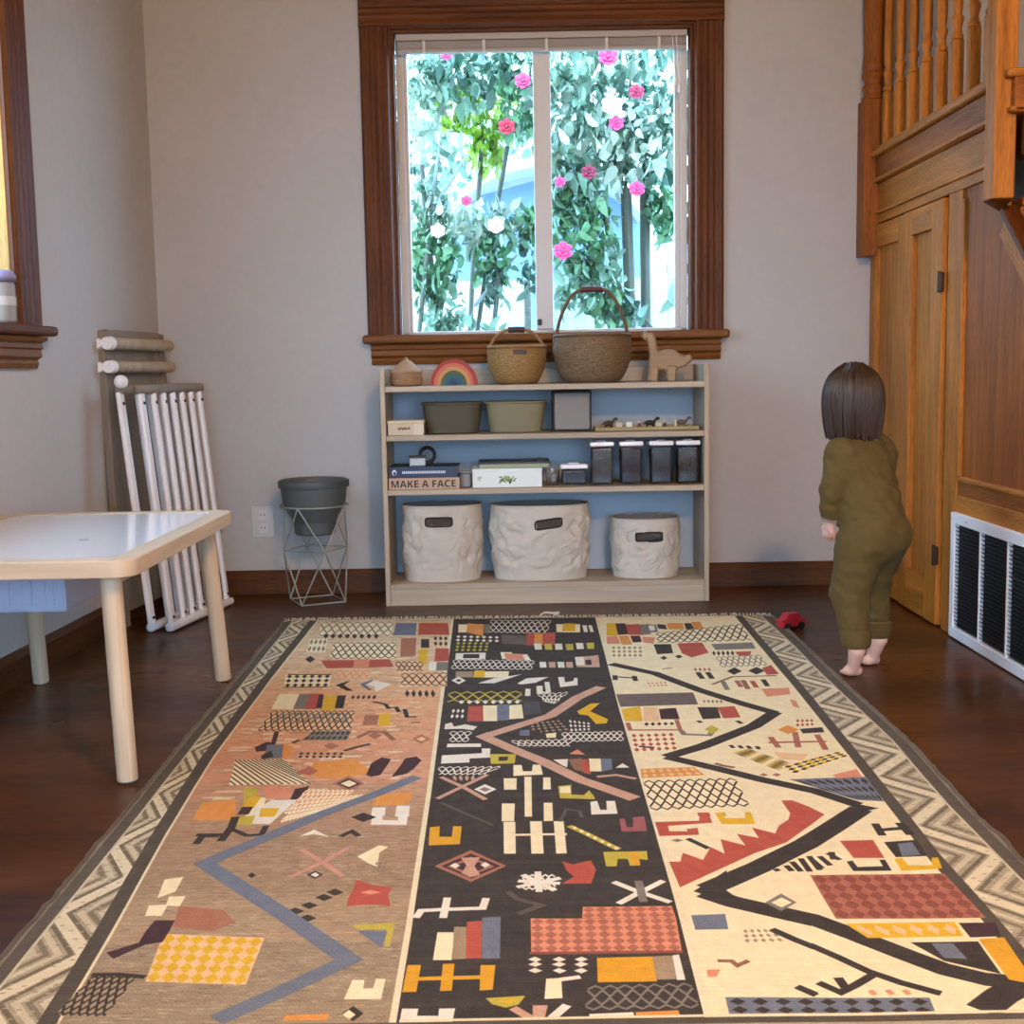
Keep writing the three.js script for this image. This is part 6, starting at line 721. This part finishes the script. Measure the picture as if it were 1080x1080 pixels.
  const locks = []; for (let i = 0; i < 300; i++) { const a = rr(-2.15, 2.15) + 0.0, tw = rr(-0.12, 0.12), low = -0.098 - rr(0, 0.02), pts = []; for (let k = 0; k <= 9; k++) { const h = 0.096 + (low - 0.096) * Math.pow(k / 9, 0.9), R = h > 0 ? 0.0865 * Math.sqrt(Math.max(0.02, 1 - (h / 0.1) ** 2)) : 0.0865 - h * h * 1.3 + 0.03 * -h * Math.sin(a * 7), an2 = a + tw * (k / 9); pts.push(at(-Math.cos(an2) * R * 1.03, Math.sin(an2) * R * 0.94, h)); } locks.push(tube(pts, rr(0.0011, 0.0023), 16, 5)); }
  const lk = part(G, 'hair_strands', merge(locks), mat('#38291d', 0.42)); lk.userData.kind = 'stuff';
  for (const s of [-1, 1]) { const e = part(G, 'eye', new THREE.SphereGeometry(0.0085, 16, 12), mat('#f0ece6', 0.2), at(0.066, s * 0.026, 0.0)); part(e, 'iris', new THREE.SphereGeometry(0.0048, 12, 8), mat('#3b2a1e', 0.2), [fw[0] * 0.0048, 0, fw[1] * 0.0048]); }
  part(G, 'mouth', tube([at(0.071, 0.013, -0.04), at(0.077, 0, -0.0425), at(0.071, -0.013, -0.04)], 0.0032, 10, 6), mat('#b3665c', 0.5));
}
// ================================================================== GARDEN
{
  const o = part(scene, 'garden_ground', bx(26, 0.1, 16, 0.01, 0), mat('#b9b6ae', 0.9, { map: wallTex }), [0, -0.2, -13.3]); o.userData = { label: 'pale paving of the garden outside the window', category: 'ground', kind: 'structure' };
  const t = part(scene, 'terrace_ground', bx(24, 0.1, 14, 0.01, 0), mat('#7d6a52', 0.9, { map: wallTex }), [0, -0.2, 8.45]); t.userData = { label: 'brown terrace paving outside the glazed doors', category: 'ground', kind: 'structure' };
  const gw = thing('garden_wall', 'white rendered wall beyond the shrubs', 'wall', [-2.6, -0.15, -10.2]); part(gw, 'render', bx(6.6, 2.9, 0.2, 0.02, 0), mat('#cfd2d0', 0.9, { map: wallTex }), [0, 1.45, 0]); part(gw, 'coping', bx(6.7, 0.08, 0.3, 0.02, 0), mat('#b9bcbc', 0.8), [0, 2.94, 0]);
  const fe = thing('garden_fence', 'pale blue-grey board fence behind the camellia trunks', 'fence', [1.9, -0.15, -9.4]); const fm = mat('#a9c3cf', 0.8, { map: paleTex });
  for (let i = 0; i < 24; i++) part(fe, 'board', bx(0.148, 2.1, 0.02, 0.004, 1), fm, [-1.75 + i * 0.152, 1.05, rr(-0.004, 0.004)]); for (const y of [0.4, 1.75]) part(fe, 'rail', bx(3.65, 0.07, 0.04, 0.004, 0), fm, [0, y, -0.03]);
  const ca = thing('curved_canopy', 'pale curved garden canopy glimpsed behind the left-hand shrubs', 'canopy', [0.2, -0.15, -7.9]); ca.userData.label = 'pale curved garden canopy glimpsed between the shrubs';
  const pts = []; for (let i = 0; i <= 24; i++) { const a = (-62 + 124 * i / 24) * D; pts.push([Math.sin(a) * 0.72, 2.32 - 0.62 * (1 - Math.cos(a))]); } for (let i = 24; i >= 0; i--) { const a = (-62 + 124 * i / 24) * D; pts.push([Math.sin(a) * 0.69, 2.27 - 0.6 * (1 - Math.cos(a))]); }
  part(ca, 'roof_sheet', extrude(pts, 1.1, 0.005), mat('#b8c4cc', 0.4), [0, 0, -1.1]); part(ca, 'end_sheet', extrude([[-0.62, 1.98], [-0.4, 2.14], [0, 2.24], [0.4, 2.14], [0.62, 1.98], [0.62, 1.6], [-0.62, 1.6]], 0.01, 0), mat('#6f8fb4', 0.4), [0, 0, -0.3]); for (const x of [-0.62, 0.62]) for (const z of [-0.05, -1.05]) part(ca, 'post', bar([x, 0, z], [x, 2.02, z], 0.025), mat('#c5ccd0', 0.5));
  // shrubs: trunk, branches, foliage (uncountable leaves), single blossoms
  const leafG = (() => { const s = new THREE.Shape(); s.moveTo(0, 0); s.quadraticCurveTo(0.5, 0.35, 0.0, 1.15); s.quadraticCurveTo(-0.5, 0.35, 0, 0); const g = new THREE.ShapeGeometry(s, 4); const p = g.attributes.position; for (let i = 0; i < p.count; i++) p.setZ(i, Math.abs(p.getX(i)) * 0.45 - Math.pow(p.getY(i), 2) * 0.18); g.computeVertexNormals(); return g; })();
  const q = new THREE.Quaternion(), e = new THREE.Euler(), mtx = new THREE.Matrix4();
  function foliage(root, blobs, tones, size) {
    const list = []; for (const [x, y, z, rx, ry, rz, n, tn] of blobs) for (let i = 0; i < n; i++) { let a, b, c; do { a = rr(-1, 1); b = rr(-1, 1); c = rr(-1, 1); } while (a * a + b * b + c * c > 1); list.push([x + a * rx, y + b * ry, z + c * rz, tn]); }
    const lm = phys('#ffffff', 0.5, { transmission: 0.3, thickness: 0, side: THREE.DoubleSide }); const im = new THREE.InstancedMesh(leafG, lm, list.length); im.name = 'foliage'; im.castShadow = im.receiveShadow = true; const col = new THREE.Color();
    list.forEach(([x, y, z, tn], i) => { const s = size * rr(0.7, 1.35); e.set(rr(-2.6, -0.4), rr(0, 6.28), rr(-0.8, 0.8)); q.setFromEuler(e); mtx.compose(V(x, y, z), q, V(s, s, s)); im.setMatrixAt(i, mtx); const t = tones[tn]; const k = rr(0.55, 1.5); col.setRGB(t[0] * k, t[1] * k, t[2] * k); im.setColorAt(i, col); });
    im.userData.kind = 'stuff'; root.add(im);
  }
  const bark = mat('#77827a', 0.85, { map: grainTex });
  function blossom(root, x, y, z, r, c1, c2) {
    const b = new THREE.Group(); b.name = 'blossom'; b.position.set(x, y, z); root.add(b); const pet = []; for (const [n, k, t, o] of [[6, 1, 0.35, 0], [5, 0.72, 0.75, 0.4], [4, 0.45, 1.1, 0.9]]) for (let i = 0; i < n; i++) { const g = new THREE.SphereGeometry(1, 10, 8); g.scale(r * 0.42 * k, r * 0.1, r * 0.5 * k); g.translate(0, 0, r * 0.5 * k); g.rotateX(-t); g.rotateY((i / n) * 6.283 + o); pet.push(g); }
    const pg = merge(pet); pg.rotateX(Math.PI / 2.4); part(b, 'petals', pg, mat(c1, 0.6)); part(b, 'centre', new THREE.SphereGeometry(r * 0.22, 10, 8), mat(c2, 0.6), [0, 0, r * 0.35]);
  }
  const TEAL = [0.21, 0.36, 0.25], DEEP = [0.1, 0.2, 0.14], GREEN = [0.15, 0.33, 0.16], LIME = [0.34, 0.5, 0.06], PALE = [0.48, 0.58, 0.46]; const tones = [TEAL, DEEP, GREEN, LIME, PALE];
  // camellia by the right pane
  const c1 = thing('camellia_tree', 'pink flowering camellia with twin grey trunks outside the window', 'tree', [0.45, -0.15, -6.3]);
  const off = (x, y, z) => [x - 0.45, y + 0.15, z + 6.3];
  for (const [a, b, c, r] of [[[0.60, -0.15, -6.3], [0.585, 0.9, -6.3], [0.56, 1.75, -6.28], 0.028], [[0.665, -0.15, -6.32], [0.66, 0.9, -6.32], [0.655, 1.75, -6.3], 0.026], [[0.56, -0.15, -6.25], [0.53, 1.15, -6.24], [0.44, 1.7, -6.2], 0.016]]) part(c1, 'trunk', tube([off(...a), off(...b), off(...c)], r, 24, 10), bark);
  for (const [a, b] of [[[0.52, 1.25, -6.24], [0.72, 1.02, -6.2]], [[0.56, 1.7, -6.28], [0.3, 2.2, -6.1]], [[0.655, 1.7, -6.3], [0.85, 2.3, -6.2]], [[0.44, 1.65, -6.2], [0.2, 1.35, -6.1]], [[0.56, 1.75, -6.28], [0.6, 2.5, -6.3]]]) part(c1, 'branch', bar(off(...a), off(...b), 0.009, 0.005), bark);
  const B = (list) => list.map(([x, y, z, ...r]) => [...off(x, y, z), ...r]);
  foliage(c1, B([[0.45, 2.2, -6.3, 0.5, 0.38, 0.3, 430, 0], [0.5, 2.1, -6.25, 0.45, 0.4, 0.25, 200, 1], [0.3, 2.3, -6.2, 0.3, 0.25, 0.2, 230, 4], [0.7, 2.0, -6.3, 0.22, 0.32, 0.2, 150, 1], [0.5, 1.95, -6.15, 0.35, 0.2, 0.2, 320, 4], [0.33, 1.55, -6.15, 0.17, 0.26, 0.15, 260, 2], [0.42, 1.32, -6.15, 0.13, 0.18, 0.12, 150, 0], [0.28, 1.72, -6.1, 0.13, 0.16, 0.12, 120, 0], [0.76, 1.62, -6.2, 0.13, 0.14, 0.1, 130, 2], [0.82, 1.2, -6.2, 0.05, 0.08, 0.05, 14, 0], [0.46, 1.15, -6.15, 0.1, 0.12, 0.1, 60, 2], [0.55, 1.12, -6.1, 0.08, 0.08, 0.06, 30, 1], [0.3, 1.25, -6.1, 0.1, 0.1, 0.08, 50, 0]]), tones, 0.085);
  for (const [x, y, r, k] of [[0.455, 2.3, 0.052, 0], [0.585, 2.14, 0.04, 1], [0.47, 2.08, 0.055, 2], [0.49, 2.0, 0.04, 0], [0.36, 1.78, 0.04, 3], [0.585, 1.7, 0.042, 0], [0.235, 1.42, 0.05, 0], [0.82, 1.48, 0.045, 3], [0.225, 1.74, 0.03, 0], [0.69, 2.42, 0.04, 0], [0.31, 2.45, 0.04, 1]]) blossom(c1, ...off(x, y, -5.98), r, ['#d8497f', '#b52f52', '#efc6d6', '#8f2545'][k], ['#c2285f', '#7d1530', '#e8a9c2', '#5c1426'][k]);
  // bush by the left pane
  const c2 = thing('garden_shrub', 'loose flowering shrub with drooping sprays outside the window', 'shrub', [-0.35, -0.15, -6.4]); const off2 = (x, y, z) => [x + 0.35, y + 0.15, z + 6.4]; const B2 = (list) => list.map(([x, y, z, ...r]) => [...off2(x, y, z), ...r]);
  for (const [a, b, c] of [[[-0.35, -0.15, -6.4], [-0.38, 0.9, -6.4], [-0.45, 1.9, -6.4]], [[-0.3, -0.15, -6.45], [-0.2, 1.0, -6.5], [-0.02, 2.0, -6.5]], [[-0.45, -0.15, -6.4], [-0.5, 0.8, -6.35], [-0.42, 1.5, -6.3]], [[-0.12, 1.5, -6.45], [-0.08, 1.35, -6.4], [-0.1, 1.12, -6.4]]]) part(c2, 'stem', tube([off2(...a), off2(...b), off2(...c)], 0.012, 20, 8), bark);
  for (const [a, b] of [[[-0.42, 1.6, -6.4], [-0.36, 2.0, -6.42]], [[-0.42, 1.65, -6.4], [-0.22, 1.95, -6.42]], [[-0.2, 1.2, -6.45], [0.02, 1.45, -6.4]]]) part(c2, 'branch', bar(off2(...a), off2(...b), 0.012, 0.006), mat('#93a3a6', 0.8));
  foliage(c2, B2([[-0.25, 2.35, -6.45, 0.35, 0.16, 0.2, 330, 0], [0.05, 2.25, -6.4, 0.14, 0.28, 0.2, 220, 2], [-0.45, 2.2, -6.4, 0.12, 0.26, 0.15, 150, 4], [-0.15, 2.35, -6.3, 0.3, 0.1, 0.15, 120, 1], [-0.42, 1.7, -6.4, 0.13, 0.12, 0.12, 90, 0], [-0.2, 1.6, -6.4, 0.36, 0.1, 0.15, 240, 4], [-0.4, 1.42, -6.35, 0.14, 0.2, 0.12, 220, 2], [-0.38, 1.2, -6.35, 0.12, 0.16, 0.12, 130, 0], [-0.11, 1.42, -6.4, 0.11, 0.14, 0.1, 110, 2], [-0.09, 1.3, -6.38, 0.06, 0.12, 0.06, 40, 1], [-0.02, 1.58, -6.4, 0.16, 0.1, 0.1, 90, 0], [0.08, 1.35, -6.4, 0.07, 0.13, 0.07, 40, 1], [-0.3, 1.1, -6.35, 0.14, 0.06, 0.1, 50, 0], [-0.12, 1.06, -6.35, 0.06, 0.03, 0.05, 18, 0], [0.1, 1.6, -6.35, 0.08, 0.12, 0.08, 60, 2]]), tones, 0.075);
  for (const [x, y, r, k] of [[-0.3, 2.36, 0.035, 0], [0.06, 2.23, 0.045, 0], [-0.02, 2.02, 0.045, 1], [-0.36, 1.54, 0.04, 2], [-0.08, 1.56, 0.045, 2], [-0.22, 1.68, 0.03, 0]]) blossom(c2, ...off2(x, y, -6.12), r, ['#d24a73', '#c42a40', '#f0cdd8'][k], ['#b02a55', '#8d1424', '#e2a0b8'][k]);
  const c3 = thing('lime_shrub', 'bright yellow-green shrub among the garden foliage', 'shrub', [-0.2, -0.15, -6.75]); const off3 = (x, y, z) => [x + 0.2, y + 0.15, z + 6.75]; part(c3, 'stem', tube([off3(-0.2, -0.15, -6.75), off3(-0.24, 1, -6.8), off3(-0.15, 2.1, -6.75)], 0.014, 16, 8), bark);
  foliage(c3, [[-0.2, 2.25, -6.75, 0.24, 0.15, 0.15, 260, 3], [-0.12, 2.05, -6.72, 0.13, 0.14, 0.1, 130, 3]].map(([x, y, z, ...r]) => [...off3(x, y, z), ...r]), tones, 0.075);
  const c4 = thing('background_hedge', 'tall hazy hedge behind the flowering shrubs', 'hedge', [0.1, -0.15, -9.3]); part(c4, 'stem', bar([0, 0, 0], [0, 2, 0], 0.04, 0.02), bark); foliage(c4, [[-1.2, 2.5, 0, 0.7, 0.6, 0.3, 300, 1], [-0.2, 2.4, 0.1, 0.8, 0.5, 0.3, 320, 0], [0.9, 2.9, 0, 0.9, 0.6, 0.3, 420, 1], [0.4, 3.5, 0, 1.6, 0.5, 0.3, 420, 0], [-1.0, 3.4, 0, 0.9, 0.5, 0.3, 500, 4]], tones, 0.11);
}
// ================================================================== LAMPS (out of frame)
{
  const g = thing('pendant_lamp', 'round frosted globe pendant lamp hanging near the stairs', 'lamp', [0.75, 2.66, -0.3]);
  part(g, 'ceiling_rose', lathe([[0.0001, 0], [0.05, 0], [0.05, -0.012], [0.012, -0.025], [0.0001, -0.025]], 24), M.brass); part(g, 'rod', bar([0, -0.02, 0], [0, -0.09, 0], 0.006), M.brass);
  part(g, 'globe', new THREE.SphereGeometry(0.12, 32, 24), new THREE.MeshStandardMaterial({ color: '#fff0d8', emissive: '#ffcf96', emissiveIntensity: 3, roughness: 0.4 }), [0, -0.2, 0]);
  const l = new THREE.PointLight(new THREE.Color().setRGB(1, 0.6, 0.27), 20.5); l.name = 'lamp_light'; l.position.set(0, -0.2, 0); l.castShadow = true; l.shadow.radius = 5; g.add(l);
}
renderer.render(scene, camera);
